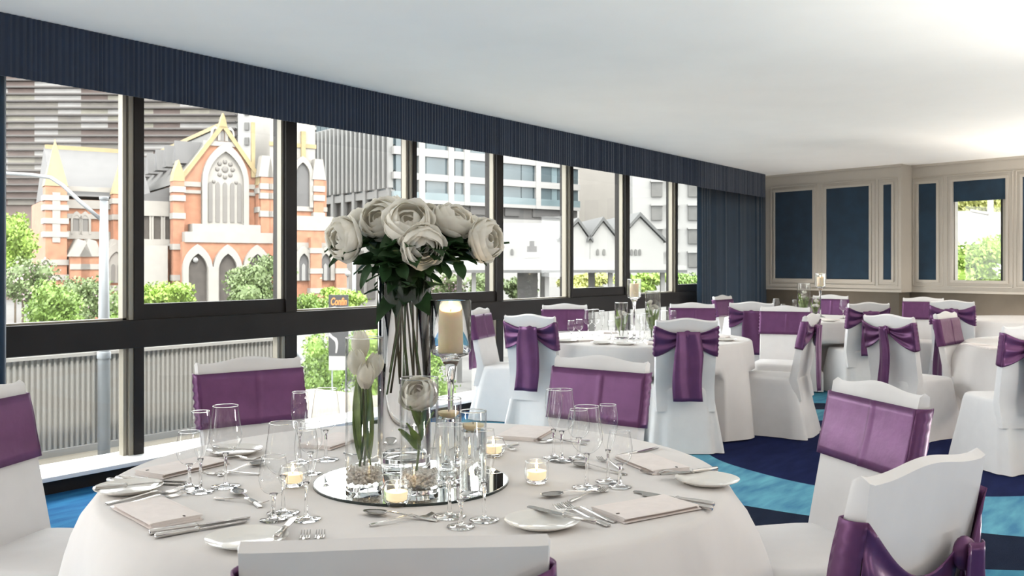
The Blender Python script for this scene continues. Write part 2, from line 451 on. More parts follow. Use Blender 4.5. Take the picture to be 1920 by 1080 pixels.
MB().box((-.3, YA(-.02), CEIL - .03), (SJ + .02, YA(0), CEIL)).box((SJ, YA(JD - .02), CEIL - .03), (LEND, YA(JD), CEIL)).build('cornice', 'wall_cream', wf)
def moulding(s0, s1, z0, z1, off, w=.035, p=.018, name='moulding'):
    b = MB()
    for (a, c, e, f) in ((s0 - w, s1 + w, z1, z1 + w), (s0 - w, s1 + w, z0 - w, z0), (s0 - w, s0, z0, z1), (s1, s1 + w, z0, z1)):
        b.box((a, YA(off - p), e), (c, YA(off), f))
    w2 = w + .055
    for (a, c, e, f) in ((s0 - w2, s1 + w2, z1 + w2 - .015, z1 + w2), (s0 - w2, s1 + w2, z0 - w2, z0 - w2 + .015), (s0 - w2, s0 - w2 + .015, z0 - w2, z1 + w2), (s1 + w2 - .015, s1 + w2, z0 - w2, z1 + w2)):
        b.box((a, YA(off - p * .6), e), (c, YA(off), f))
    return b.build(name, 'wall_cream', wf, bevel=.004)
for (pa, pb, off) in ((1454, 1524, 0), (1550, 1630, 0), (1657, 1672, 0), (1723, 1756, JD), (1918, 1975, JD)):
    s0, s1 = wall_s(pa, off)[0], wall_s(pb, off)[0]
    MB().box((s0, YA(off - .008), PZ0), (s1, YA(off), PZ1)).build('blue_panel', 'wall_blue', wf)
    moulding(s0, s1, PZ0, PZ1, off)
moulding(HOLE0, HOLE1, WZ0, WZ1, JD, name='window_moulding')
wn = struct(empty('window_16', C0 + wdir * ((HOLE0 + HOLE1) / 2) + nrm * (JD + .06), rzw), 'small window with a half raised blue blind in the far wall', 'window')
hw = (HOLE1 - HOLE0) / 2
MB().box((hw - .05, -.03, WZ0), (hw, .05, WZ1)).box((-hw, -.03, WZ0), (-hw + .012, .05, WZ1)).build('jamb', 'frame_alu', wn)
MB().box((hw - .085, -.01, WZ0), (hw - .05, .05, WZ1)).build('side_frame', 'frame_dark', wn)
MB().box((-hw, .0, WZ0), (hw - .08, .005, WZ1)).build('pane', 'window_glass', wn)
BZ = zpx(374, 1840, JD)
bl = thing('window_blind', 'dark blue roller blind half raised in the far wall window', 'blind', C0 + wdir * ((HOLE0 + HOLE1) / 2) + nrm * (JD + .01), rzw)
MB().box((-hw + .008, -.006, BZ), (hw - .008, .002, WZ1)).build('fabric', 'wall_blue', bl)
MB().box((-hw + .008, -.010, BZ - .012), (hw - .008, .006, BZ + .006)).build('bottom_bar', 'wall_blue', bl)

# fill uplighters added out of sight on the floor to brighten the ceiling
def uplighter(p, label, k=1.0):
    t = thing('fill_uplighter', label, 'fill lamp', (p.x, p.y, 0), 0, 'added fill uplighters')
    MB().lathe([(.0005, 0), (.20, 0), (.20, .02), (.17, .03), (.16, .12), (.19, .15), (.19, .16), (.17, .16), (.15, .13)], 24).build('housing', 'frame_dark', t)
    MB().lathe([(.0005, .135), (.155, .135)], 24).build('lens', 'lamp_diffuser', t)
    ld = bpy.data.lights.new('fill_uplight', 'AREA'); ld.shape = 'DISK'; ld.size = .30; ld.energy = LAMP_W * k; ld.color = LAMP_COL
    lo = bpy.data.objects.new('fill_uplight', ld); COL.objects.link(lo); lo.location = (0, 0, .17); lo.rotation_euler.x = pi; lo.parent = t
for (a, b, k, w_) in ((-2.9, 2.0, .36, 'left of the viewer'), (2.4, -1.0, .30, 'right of the viewer'), (-.6, -1.8, .18, 'behind the viewer'), (3.5, 3.8, .42, 'right of the nearest table'), (4.9, 6.4, .85, 'beyond the right edge'), (7.0, 9.6, .65, 'beyond the right edge near the far wall'), (4.6, 1.0, .4, 'far right of the viewer'), (6.8, 4.2, .6, 'by the right wall'), (4.15, 13.0, .09, 'hidden behind the furthest table'), (6.2, 11.9, .07, 'hidden behind the right hand chairs')):
    uplighter(W(a, b), 'round fill uplighter added ' + w_ + ', out of sight', k)
# ================================================================== TABLES AND CHAIRS
def sq(a, e=4.0):
    """superellipse point"""
    c, s_ = cos(a), sin(a)
    return (math.copysign(abs(c) ** (2/e), c), math.copysign(abs(s_) ** (2/e), s_))
TR, TH_ = 0.895, 0.75
FOOT = []      # floor places of the chairs, which push the cloths in
def make_table(xr, Z, label, group, seed, drop=None, overlay=False, flare=1.0):
    p = W(xr, Z)
    t = thing('round_table', 'round table hidden under ' + label, 'table', (p.x, p.y, 0), 0, group)
    MB().lathe([(TR - .02, .70), (TR - .012, .715), (TR - .012, .742)], 48, cap0=True, cap1=True).build('table_top', 'dado_brown', t)
    MB().lathe([(.30, 0), (.30, .03), (.06, .08), (.05, .60), (.16, .70)], 20, cap0=True, cap1=True).build('pedestal', 'frame_dark', t)
    c = MB(); rr = random.Random(seed)
    ph = [rr.uniform(0, 6.28) for _ in range(4)]
    zf = 0.012 if not drop else TH_ - drop
    N = 160
    prof = [(0.0, 0.0), (.3, 0), (.6, 0), (.8, 0), (.93, 0), (.972, -.0015), (.99, -.006), (.9995, -.016)]
    NZ = 14
    vs = []; fs = []
    for r, dz in prof:
        for i in range(N):
            a = 2*pi*i/N; vs.append((TR*r*cos(a), TR*r*sin(a), TH_ + dz))
    for j in range(1, NZ + 1):
        t_ = j / NZ
        for i in range(N):
            a = 2*pi*i/N
            w = .5 + .5*cos(9*a + ph[0] + .8*sin(2*a + ph[1])); w = w ** 1.6
            w2 = .5 + .5*cos(15*a + ph[2] + sin(3*a + ph[3]))
            k = t_ ** (.62 if flare >= 1 else .85)
            rad = TR + .012*min(1, t_*6) + k*flare*(.045 + .115*w + .03*w2)*(.7 if overlay else 1)
            z = TH_ - .016 + (zf - TH_ + .016) * t_
            if overlay: z = TH_ - .016 - (.016 + .22 + .34*abs(cos(2*a + ph[0]))**3) * t_ ; z = max(z, .02)
            for fx, fy, fr in ([] if overlay else FOOT):
                if hypot(fx - p.x, fy - p.y) > 1.5: continue
                lim = .37 if z < .50 else 0
                while lim and rad > .5:
                    dx, dy = p.x + rad*cos(a) - fx, p.y + rad*sin(a) - fy
                    lx, ly = dx*cos(fr) + dy*sin(fr), -dx*sin(fr) + dy*cos(fr)
                    if abs(lx) < lim and abs(ly) < lim - .02: rad -= .01
                    else: break
            vs.append((rad*cos(a), rad*sin(a), z))
    rows = len(prof) + NZ
    for k in range(rows - 1):
        for i in range(N):
            j = (i+1) % N; fs.append((k*N+i, k*N+j, (k+1)*N+j, (k+1)*N+i))
    cl = c.add(vs, fs).build('tablecloth', 'cloth_white', None, smooth=True, loc=(p.x, p.y, .0012), rz=0.0)
    tag(cl, label, 'tablecloth', 'white tablecloths')
    return p
# ---- a chair in a white cover with a satin sash; front faces local +x, back top centre at (-.30, 0, .955)
HWB = .222
def back_front_x(z): return -.185 - .105 * max(0, (z - .47)) / .485
def back_rear_x(z): return back_front_x(z) - .055 + .018 * max(0, (z - .47)) / .485
def make_chair(pos, facing, label, group, seed=1, knot=0.0, tail=.46, tailshift=0.0, sashz=0.0, tailw=.085, loose=0.0, ck=1.0):
    """pos: place of the middle of the back's top edge (camera metres), facing: (right, ahead)"""
    rr = random.Random(seed)
    n = Vector((facing[0], facing[1])).normalized()
    wv = W(n.x, n.y); rz = atan2(wv.y, wv.x)
    pw = W(*pos)
    org = (pw.x - (-.30*cos(rz)), pw.y - (-.30*sin(rz)), 0)
    FOOT.append((org[0], org[1], rz))
    t = thing('banquet_chair', label, 'chair', org, rz, group)
    ph = [rr.uniform(0, 6.28) for _ in range(5)]
    # skirt and seat
    N = 64; vs = []; fs = []
    levels = [(0.006, 1.0), (.04, .93), (.10, .80), (.18, .62), (.28, .40), (.36, .22), (.42, .10), (.452, .03), (.468, -.05), (.476, -.18)]
    for z, k in levels:
        for i in range(N):
            a = 2*pi*i/N; cx, cy = sq(a, 5.0 if z < .44 else 4.5)
            kk = max(k, 0)
            corner = abs(sin(2*a)) ** 2
            fold = (.5 + .5*cos(7*a + ph[0] + sin(2*a + ph[1]))) * .030 + (.5 + .5*cos(11*a + ph[2])) * .014
            hx = .245 + kk*(.050 + .035*corner) + kk*fold*1.3; hy = .225 + kk*(.012 + .028*corner) + kk*fold*.8
            if k < 0: hx *= (1 + k*.35); hy *= (1 + k*.35)
            vs.append((-.005 + hx*cx, hy*cy, z + (.006*cos(2*a + ph[3])*kk if z > .02 else 0.0)))
    L = len(levels)
    for k in range(L-1):
        for i in range(N):
            j = (i+1) % N; fs.append((k*N+i, k*N+j, (k+1)*N+j, (k+1)*N+i))
    vs.append((0, 0, .488)); c0 = len(vs)-1
    for i in range(N): fs.append(((L-1)*N+i, (L-1)*N+(i+1) % N, c0))
    MB().add(vs, fs).build('seat_cover', 'cover_white', t, smooth=True)
    # back cover: two long faces, two sides, crested top
    def crest(y): return ck*((.020*(.5 + .5*cos(pi*abs(y)/(.78*HWB))) if abs(y) < .78*HWB else 0) + (.008 if abs(y) > HWB*.95 else 0)) - .004
    prof = []
    NU = 24
    def hw(z): return HWB - .012*(1 - (z - .2)/.75) + .008*max(0, (.30 - z)/.3)
    zs = [.30, .40, .47, .55, .65, .75, .85, .92, .955]
    vs = []; fs = []; ring = []
    M_ = 2*NU + 4
    for zi, z in enumerate(zs):
        top = max(0, (z - .85) / .105)
        xf, xb = back_front_x(z), back_rear_x(z)
        if z < .47: xb = -.245 - .03*(.47 - z)/.17
        w = hw(z)
        for q in range(NU+1):
            y = -w + 2*w*q/NU; vs.append((xf + .004*sin(9*y + ph[1])*(1-top), y, z + crest(y)*top))
        vs.append((xf*.7 + xb*.3, w + .006, z + crest(w)*top)); 
        for q in range(NU+1):
            y = w - 2*w*q/NU; vs.append((xb - .005*sin(7*y + ph[2])*(1-top) - .004*(1-top), y, z + crest(y)*top))
        vs.append((xf*.7 + xb*.3, -w - .006, z + crest(w)*top))
    for k in range(len(zs)-1):
        for i in range(M_):
            j = (i+1) % M_; fs.append((k*M_+i, k*M_+j, (k+1)*M_+j, (k+1)*M_+i))
    o = (len(zs)-1)*M_
    # rounded top strip
    mid = len(vs)
    for q in range(NU+1):
        y = -HWB + 2*HWB*q/NU; vs.append(((back_front_x(.955)+back_rear_x(.955))/2, y, .955 + crest(y) + .012))
    for q in range(NU):
        fs.append((o+q, o+q+1, mid+q+1, mid+q)); a = o + NU + 2 + q; fs.append((a, a+1, mid+NU-q-1, mid+NU-q))
    fs.append((o+NU, o+NU+1, mid+NU)); fs.append((o+NU+1, o+NU+2, mid+NU)); fs.append((o+M_-1, o, mid)); fs.append((o+M_-2, o+M_-1, mid))
    MB().add(vs, fs).build('back_cover', 'cover_white', t, smooth=True, auto=50)
    # sash: flat band in front, round both sides, gathered to the knot behind
    z0, z1 = .712 + sashz, .925 + sashz
    zk = .858 + sashz - loose*.055; yk = knot
    s = MB()
    def front(u, v):
        y = (-1 + 2*u) * (HWB + .004); z = z0 + (z1-z0)*v
        cr = .006*math.exp(-((y - .02 - .012*(v-.5))/.006)**2)
        return (back_front_x(z) + .009 + cr + .002*sin(30*z + ph[0]), y, z)
    s.grid(front, 40, 8)
    for sg in (-1, 1):
        def side(u, v):
            z = z0 + (z1-z0)*v - .012*u*(1-v); x = (back_front_x(z) + .009) * (1-u) + (back_rear_x(z) - .012) * u
            return (x, sg*(HWB + .004 + .010*sin(pi*u) + .006*sin(u*pi)*sin(46*v + ph[1])), z)
        s.grid(side, 6, 14)
        def wing(u, v):
            ye = sg*(HWB + .004); e = u ** .85
            y = ye + (yk + sg*.012 - ye)*e
            zz0 = z0 - .012 - loose*.03 + (zk - .022 - loose*.13 - z0 + .012 + loose*.03)*(u ** 1.3) - loose*.04*sin(pi*u); zz1 = z1 + (zk + .022 - z1)*(u ** .75) - .02*sin(pi*u) - loose*.06*sin(pi*u)
            z = zz0 + (zz1-zz0)*v
            return (back_rear_x(z) - .012 - .016*u - .010*sin(v*pi*4.4 + ph[2] + .8*u)*sin(pi*min(1, u*.9 + .12)) - loose*.02*sin(pi*u)*sin(pi*v), y, z)
        s.grid(wing, 14, 18)
    s.build('sash', 'satin_purple', t, smooth=True, solid=0.003)
    xk = back_rear_x(zk) - .03
    k = MB()
    def kn(u, v):
        a = 2*pi*u; b = pi*v - pi/2; r = 1 + .10*sin(5*a + ph[3])*cos(b)
        return (xk - .004 + .020*cos(b)*cos(a)*r, yk + .034*cos(b)*sin(a)*r, zk + .036*sin(b))
    k.grid(kn, 18, 10, True).build('sash_knot', 'satin_purple', t, smooth=True)
    tl = MB()
    def tailf(u, v):
        wv_ = tailw*(.80 + .20*min(1, v*3.0)) ; y = yk + tailshift*v + (-1+2*u)*wv_
        z = zk + .028 - tail*v
        xb_ = back_rear_x(z) if z > .47 else -.245 - .05*(.47 - z)/.47
        return (min(xk - .030 + .012*min(1, v*4), xb_ - .02) - .008*sin(u*9 + ph[4] + 2*v) - .012*v, y + .008*sin(6*v + ph[0]), z)
    tl.grid(tailf, 10, 18).build('sash_tail', 'satin_purple', t, smooth=True, solid=0.003)
    return t
C1, C2, C3, C4 = ('chairs around the nearest table', 'chairs around the second table', 'chairs around the furthest table', 'chairs on the right side')
def ch(px, py, facing, label, group, Z=None, **k):
    Zd = Z or (CAMH - .955) * FPX / (py - HOR)
    return make_chair(((px - 960) / FPX * Zd, Zd), facing, label, group, **k)
make_chair((-1.71, 2.97), (1, -.16), 'white covered chair with purple sash cut by the left picture edge', C1, 21)
make_chair((-1.09, 3.88), (.62, -.78), 'white covered chair with dark purple sash in front of the corrugated screen', C1, 22)
make_chair((.37, 3.92), (-.60, -.80), 'white covered chair with dark purple sash facing the viewer across the nearest table', C1, 23)
make_chair((1.19, 3.05), (-.965, -.26), 'white covered chair with lit lilac sash right of the nearest table', C1, 24)
make_chair((.82, 1.88), (-.61, .79), 'white covered chair seen from behind with knotted purple sash at lower right', C1, 25, knot=-.13, tail=.34, tailw=.05, loose=1.0, sashz=-.04, ck=.7)
make_chair((-.170, 1.37), (-.085, 1), 'white covered chair back cut by the bottom edge in the foreground', C1, 26, sashz=-.005, ck=.08)
ch(900, 582, (.95, -.31), 'white covered chair with lilac sash standing against the window beside the hurricane glass', C2, seed=31)
ch(994, 595, (.50, .86), 'white covered chair seen from behind with wide lilac tail, left of the second table', C2, seed=32, knot=-.02, tailshift=.02, tailw=.098, tail=.50)
ch(1059, 574, (.10, -1), 'white covered chair with purple sash facing the viewer under the black window rail', C2, seed=33)
ch(1287, 603, (.0, 1), 'white covered chair seen squarely from behind with long purple tail', C2, seed=34, tailw=.105, tail=.50)
ch(1520, 593, (-.86, .51), 'white covered chair in side view with full skirt, right of the second table', C2, seed=35, tail=.52, tailw=.075)
ch(1298, 572, (-.1, -1), 'white covered chair with lilac sash on the far side of the second table', C2, seed=36)
ch(1472, 578, (-.42, -.90), 'white covered chair with light purple sash between the second and furthest tables', C2, seed=37)
ch(1355, 557, (.75, -.66), 'small white covered chair with purple sash in front of the blue curtain', C3, seed=41)
ch(1409, 570, (.30, .95), 'white covered chair seen from behind with light purple tail before the curtain', C3, seed=42, tailw=.105, tailshift=-.03)
ch(1557, 555, (-.55, -.83), 'white covered chair with lilac sash beyond the furthest table', C3, seed=43, Z=12.2)
ch(1628, 571, (-.12, 1), 'white covered chair seen from behind with broad purple tail near the cream pillar', C3, seed=44, tailw=.105, tail=.46)
make_chair((2.95, 7.30), (.86, .51), 'white covered chair in narrow rear view with frilled lilac tail', C4, 51, tailw=.05, tail=.45)
make_chair((3.60, 7.74), (.72, -.69), 'white covered chair turned right with dark purple sash and big square skirt', C4, 52)
ch(1731, 559, (-.45, -.9), 'white covered chair with lilac sash against the brown dado', C4, seed=53, Z=11.3)
ch(1785, 566, (.55, .83), 'white covered chair with shadowed dark purple sash against the brown dado', C4, seed=54, Z=10.3)
make_chair((3.40, 6.06), (-.06, 1), 'white covered chair seen from behind, cut by the right picture edge', C4, 55, tailw=.105, tail=.52)

GT = 'round banquet tables'
T1 = make_table(-.269, 2.77, 'white cloth over the nearest round table, set with flower vases', GT, 5, flare=1.15)
T2 = make_table(1.11, 7.9, 'white cloth over the second round table beside the windows', GT, 8, flare=.45)
T3 = make_table(3.4, 10.9, 'white cloth over the furthest round table near the curtain', GT, 9, flare=.5)
T4 = make_table(4.5, 7.25, 'white cloth with hanging corners on the right edge table', GT, 13, overlay=True)
T5 = make_table(6.0, 10.6, 'white cloth on the half hidden table by the brown dado', GT, 14)

# ================================================================== TABLEWARE
TZ = TH_ + .0025
GLASS_G = 'stemmed glasses on the tables'
def goblet(name, bowl, stem_r, stem_h, foot_r, label, loc, parent=None):
    t = thing(name, label, 'glass', loc, 0, GLASS_G)
    n = 28
    MB().lathe([(.0005, stem_h)] + bowl, n).build('bowl', 'glass_bowl', t, smooth=True)
    MB().lathe([(stem_r*1.7, .008), (stem_r*1.15, .016), (stem_r, .035), (stem_r*.9, stem_h*.6), (stem_r*1.1, stem_h*.88), (stem_r*2.2, stem_h + .001)], 12, cap0=True, cap1=True).build('stem', 'glass_solid', t, smooth=True)
    MB().lathe([(.0005, .0), (foot_r*.97, 0), (foot_r, .0012), (foot_r*.96, .0024), (foot_r*.4, .005), (stem_r*1.7, .008)], n, cap0=True, cap1=True).build('foot', 'glass_solid', t, smooth=True)
    rim_r, rim_z = bowl[-1]
    b = MB(); b.grid(lambda u, v: ((rim_r + .0011*cos(2*pi*v))*cos(2*pi*u), (rim_r + .0011*cos(2*pi*v))*sin(2*pi*u), rim_z + .0011*sin(2*pi*v)), n, 5, True)
    b.build('rim', 'glass_solid', t, smooth=True)
    return t
def sc(pts, k): return [(r*k, z*k) for r, z in pts]
WINE = [(.010, .092), (.024, .100), (.036, .112), (.0425, .124), (.0445, .134), (.0435, .146), (.0405, .168), (.037, .192), (.0335, .222)]
FLUTE = [(.006, .088), (.012, .100), (.019, .120), (.025, .145), (.0275, .165), (.0275, .182), (.0255, .200), (.023, .216)]
SMALL = [(.010, .062), (.022, .068), (.031, .080), (.0345, .096), (.0345, .112), (.032, .130), (.028, .152)]
PROTO = {}
def glass_at(kind, loc, label):
    if kind not in PROTO:
        o = {'wine': lambda: goblet('wine_glass', WINE, .0042, .092, .040, label, loc),
             'flute': lambda: goblet('champagne_flute', FLUTE, .0038, .088, .036, label, loc),
             'small': lambda: goblet('small_wine_glass', SMALL, .0048, .062, .033, label, loc)}[kind]()
        PROTO[kind] = o
        return o
    return copy_thing(PROTO[kind], loc, R_.uniform(0, 6.28), label)

def strip(mb, pts, th=.0022, nseg=None):
    """flat bar along x: pts = (x, halfwidth, z)"""
    vs = []; fs = []
    for (x, w, z) in pts:
        vs += [(x, -w, z), (x, w, z), (x, w*.7, z + th), (x, -w*.7, z + th)]
    for k in range(len(pts)-1):
        o = k*4
        for i in range(4):
            j = (i+1) % 4; fs.append((o+i, o+4+i, o+4+j, o+j))
    fs.append((0, 1, 2, 3)); e = (len(pts)-1)*4; fs.append((e+3, e+2, e+1, e))
    return mb.add(vs, fs)
def make_fork(L, label, loc, rz, name='dinner_fork'):
    t = thing(name, label, 'fork', loc, rz, 'cutlery on the tables'); k = L/.205
    b = MB(); strip(b, [(-.5*L, .005*k, .002), (-.49*L, .0085*k, .002), (-.40*L, .0075*k, .003), (-.15*L, .0038*k, .006), (.08*L, .003*k, .011), (.16*L, .005*k, .011), (.20*L, .0115*k, .008), (.26*L, .0125*k, .0045)], .0026)
    b.build('handle', 'steel', t)
    for i in range(4):
        y = (-.0096 + .0064*i)*k
        b = MB(); strip(b, [(.25*L, .0024*k, .0045), (.30*L, .0021*k, .0025), (.40*L, .0018*k, .003), (.5*L, .0009*k, .009)], .0018)
        o = b.build('tine', 'steel_dark', t); o.location = (0, y, 0)
    return t
def make_spoon(L, label, loc, rz):
    t = thing('dessert_spoon', label, 'spoon', loc, rz, 'cutlery on the tables')
    b = MB(); strip(b, [(-.5*L, .004, .002), (-.49*L, .0075, .002), (-.40*L, .0065, .003), (-.12*L, .0034, .007), (.10*L, .003, .012), (.18*L, .004, .0105)], .0026)
    b.build('handle', 'steel', t)
    b = MB(); b.grid(lambda u, v: (.33*L + .165*L*(v)*cos(2*pi*u), .0195*v*sin(2*pi*u)*(1 - .12*cos(2*pi*u)), .0018 + .0088*v**2.2), 24, 6, True)
    b.build('bowl', 'steel_dark', t, smooth=True, solid=0.0014)
    return t
def make_knife(L, label, loc, rz, name='table_knife'):
    t = thing(name, label, 'knife', loc, rz, 'cutlery on the tables')
    b = MB(); b.tube([(-.5*L, 0, .006), (-.49*L, 0, .006), (-.3*L, 0, .0058), (-.08*L, 0, .0052), (-.065*L, 0, .005), (-.05*L, 0, .005), (-.03*L, 0, .005)], [.004, .0068, .0062, .0048, .0066, .0066, .0035], 10).build('handle', 'steel', t, smooth=True)
    b = MB(); vs = []; fs = []
    prof = [(-.04, .004, .004), (.05, .0075, .0085), (.3, .008, .0095), (.43, .0075, .009), (.485, .004, .008), (.5, .0, .006)]
    for x, a, c in prof: vs += [(x*L, -a, .0036), (x*L, c, .0030), (x*L, c, .0042), (x*L, -a, .0058)]
    for q in range(len(prof)-1):
        for i in range(4):
            j = (i+1) % 4; fs.append((q*4+i, q*4+4+i, q*4+4+j, q*4+j))
    b.add(vs, fs).build('blade', 'steel_dark', t)
    return t
MAKE = {'fork': make_fork, 'spoon': make_spoon, 'knife': make_knife}
def lay(kind, a, b, label, L, z=None, lift=0.0, name=None):
    """cutlery lying between photo points a (handle end) and b (tip) on the table top"""
    p, q = G(*a, TZ), G(*b, TZ); m = (p + q) / 2; m.z = TZ - .001 + lift
    rz = atan2(q.y - p.y, q.x - p.x); key = (kind, L, name)
    if key in PROTO: return copy_thing(PROTO[key], m, rz, label)
    kw = {'name': name} if name else {}
    PROTO[key] = MAKE[kind](L, label, m, rz, **kw)
    return PROTO[key]
def make_plate(label, loc, r=.089):
    if 'plate' in PROTO: return copy_thing(PROTO['plate'], loc, 0, label)
    t = thing('side_plate', label, 'plate', loc, 0, 'side plates on the tables')
    MB().lathe([(.0005, .003), (r*.60, .003), (r*.66, .005), (r*.90, .0135), (r*.985, .0155), (r, .0165), (r*.99, .0145), (r*.66, .002), (r*.58, .0), (.0005, .0)], 48).build('dish', 'china', t, smooth=True, auto=60)
    PROTO['plate'] = t
    return t
def make_napkin(label, a, b, Wd=.13, Ln=.245, flip=1, hole=True, zlift=0.0):
    """folded napkin; its front short edge runs between photo points a and b, its length leads away"""
    p, q = G(*a, TZ), G(*b, TZ); d = (q - p).normalized(); rz = atan2(d.y, d.x); m = (p + q) / 2; m.z = TZ - .0005 + zlift
    t = thing('napkin', label, 'napkin', m, rz, 'folded napkins on the tables')
    hW = Wd / 2
    for j, (in_, z0, th, ln) in enumerate(((0, 0, .0052, 1.0), (.004, .0056, .0042, .985), (.0, .0100, .0040, .965))):
        def sheet(u, v, top):
            x = (-hW + in_) + (Wd - 2*in_)*u; y = flip*Ln*ln*v
            e = min(1, min(u, 1-u)*14); w = .0022*sin(7*u + 3*v + j)*sin(pi*v)
            return (x, y + .003*sin(pi*u)*(1 if v < .5 else -1), z0 + (th*(.5 + .5*sqrt(max(0, e*(2-e)))) if top else th*(.5 - .5*sqrt(max(0, e*(2-e))))) + (w if top and j == 2 else 0))
        b_ = MB(); b_.grid(lambda u, v: sheet(u, v, True), 20, 10); b_.grid(lambda u, v: sheet(u, v, False), 20, 10)
        b_.grid(lambda u, v: sheet(u, 0.0, v > .5), 20, 1); b_.grid(lambda u, v: sheet(u, 1.0, v > .5), 20, 1)
        b_.build('fold', 'napkin_pink', t, smooth=True, auto=40)
    if hole:
        MB().cbox((hW*.35, flip*.012, .0149), (.004, .009, .0012)).build('buttonhole', 'buttonhole', t)
    return t
# ================================================================== FLOWERS, VASES, CANDLES
def frame_from(d):
    d = Vector(d).normalized(); up = Vector((0, 0, 1)) if abs(d.z) < .95 else Vector((1, 0, 0))
    a = d.cross(up).normalized(); return a, d.cross(a), d
def bloom(mb, c, d, R, seed, closed=.9):
    """a full peony: shells of ruffled petals round the axis d"""
    rr = random.Random(seed); A, B_, D = frame_from(d); c = Vector(c)
    rings = [(5, 1.05, 98, 64), (5, 1.0, 122, 62), (5, .93, 140, 60), (5, .80, 152, 58), (4, .58, 165, 60), (3, .34, 170, 70)]
    for ri, (n, rad, pm, wd) in enumerate(rings):
        off = rr.uniform(0, 6.28)
        for i in range(n):
            az0 = off + 2*pi*i/n + rr.uniform(-.15, .15); rk = R*rad*rr.uniform(.93, 1.05); pmx = radians(pm*closed*rr.uniform(.9, 1.08)); w = radians(wd*rr.uniform(.9, 1.1)); ph = rr.uniform(0, 6)
            def fn(u, v):
                phi = pmx*(.10 + .90*v); s_ = -1 + 2*u
                az = az0 + s_*w*(sin(pi*(.12 + .66*v)) ** .6)/max(.35, sin(min(phi, pi*.72)))
                phi2 = phi - .16*s_*s_*v*pmx + .05*v*sin(5*s_ + ph)
                r = rk*(1 + .045*v*sin(6*s_ + ph) + .03*s_*s_ + (.10*v*v if ri == 0 else 0))
                return c + (A*cos(az) + B_*sin(az))*(r*sin(phi2)) + D*(-r*.82*cos(phi2))
            mb.grid(fn, 8, 7)
    return mb
def leaf(mb, p, d, L, wd, droop, seed):
    rr = random.Random(seed); A, B_, D = frame_from(d); p = Vector(p); up = B_ if B_.z > 0 else -B_
    tw = rr.uniform(-.6, .6); A2 = A*cos(tw) + up*sin(tw)
    def fn(u, v):
        w = wd*(sin(pi*min(1, v**.8*.97 + .03)) ** .8); s_ = -1 + 2*u
        return p + D*(L*v) + A2*(w*s_) + Vector((0, 0, -droop*L*v*v)) + up*(.18*wd*abs(s_)) + up*(.02*L*sin(9*v + seed)*s_)
    mb.grid(fn, 4, 8)
    return mb
def bez(p0, p1, p2, n=8):
    p0, p1, p2 = Vector(p0), Vector(p1), Vector(p2)
    return [(p0*(1-t)**2 + p1*2*t*(1-t) + p2*t*t) for t in [i/n for i in range(n+1)]]
FG = 'white peonies in the tall vase'
def peony(head, d, R, foot, neck, label, seed, nleaf=4, lmat='leaf_dark', group=FG, leaf_len=.10, mid=None, closed=.9, stemmat='stem_green'):
    head, foot, neck = Vector(head), Vector(foot), Vector(neck)
    t = thing('peony', label, 'flower', foot, 0, group)
    dd = Vector(d).normalized()
    o = bloom(MB(), head - foot, dd, R, seed, closed).build('bloom', 'petal_white', t, smooth=True)
    hb = head - dd*R*.8
    path = bez(foot, foot*.45 + neck*.55, neck, 5) + bez(neck, neck*.35 + hb*.65 + Vector((0, 0, .02)), hb, 5)[1:]
    MB().tube([p - foot for p in path], .0034, 7).build('stem', stemmat, t, smooth=True)
    rr = random.Random(seed*3 + 1)
    for i in range(nleaf):
        k = rr.uniform(.42, .9); q = path[min(len(path)-1, int(k*(len(path)-1)))]
        a = rr.uniform(0, 6.28); out = (head - neck); out.z = 0
        ld = Vector((cos(a), sin(a), rr.uniform(-.25, .5))) + out.normalized()*.6
        leaf(MB(), q - foot, ld, leaf_len*rr.uniform(.75, 1.25), leaf_len*.27*rr.uniform(.8, 1.2), rr.uniform(.1, .5), i + seed).build('leaf', lmat, t, smooth=True)
    # broad leaves spreading just under the bloom
    if nleaf > 5:
        for i in range(6):
            q = path[-1 - (i % 3)]; a = rr.uniform(0, 6.28); out = (head - neck); out.z = 0
            ld = Vector((cos(a), sin(a), 0))*.8 + out.normalized()*1.0 + Vector((0, 0, rr.uniform(-.6, .15)))
            leaf(MB(), q - foot, ld, .095*rr.uniform(.8, 1.25), .030*rr.uniform(.8, 1.2), rr.uniform(.1, .4), i + seed + 40).build('leaf', lmat, t, smooth=True)
    # calyx leaves right under the bloom
    for i in range(3):
        a = rr.uniform(0, 6.28); A, B_, D = frame_from(dd)
        leaf(MB(), hb - foot, A*cos(a) + B_*sin(a) + D*.5, R*.9, R*.22, .1, i).build('sepal', lmat, t, smooth=True)
    return t

mz = TZ + .006
mc = G(772, 903, TZ)
mr = thing('mirror_plate', 'round mirror plate under the vases on the nearest table', 'mirror', (mc.x, mc.y, TZ - .0008))
MB().lathe([(.0005, .0062), (.270, .0062)], 72).build('mirror_face', 'mirror', mr)
MB().lathe([(.268, 0), (.2725, 0), (.2725, .0062), (.270, .0064), (.268, .0062)], 72).build('rim', 'mirror_edge', mr)

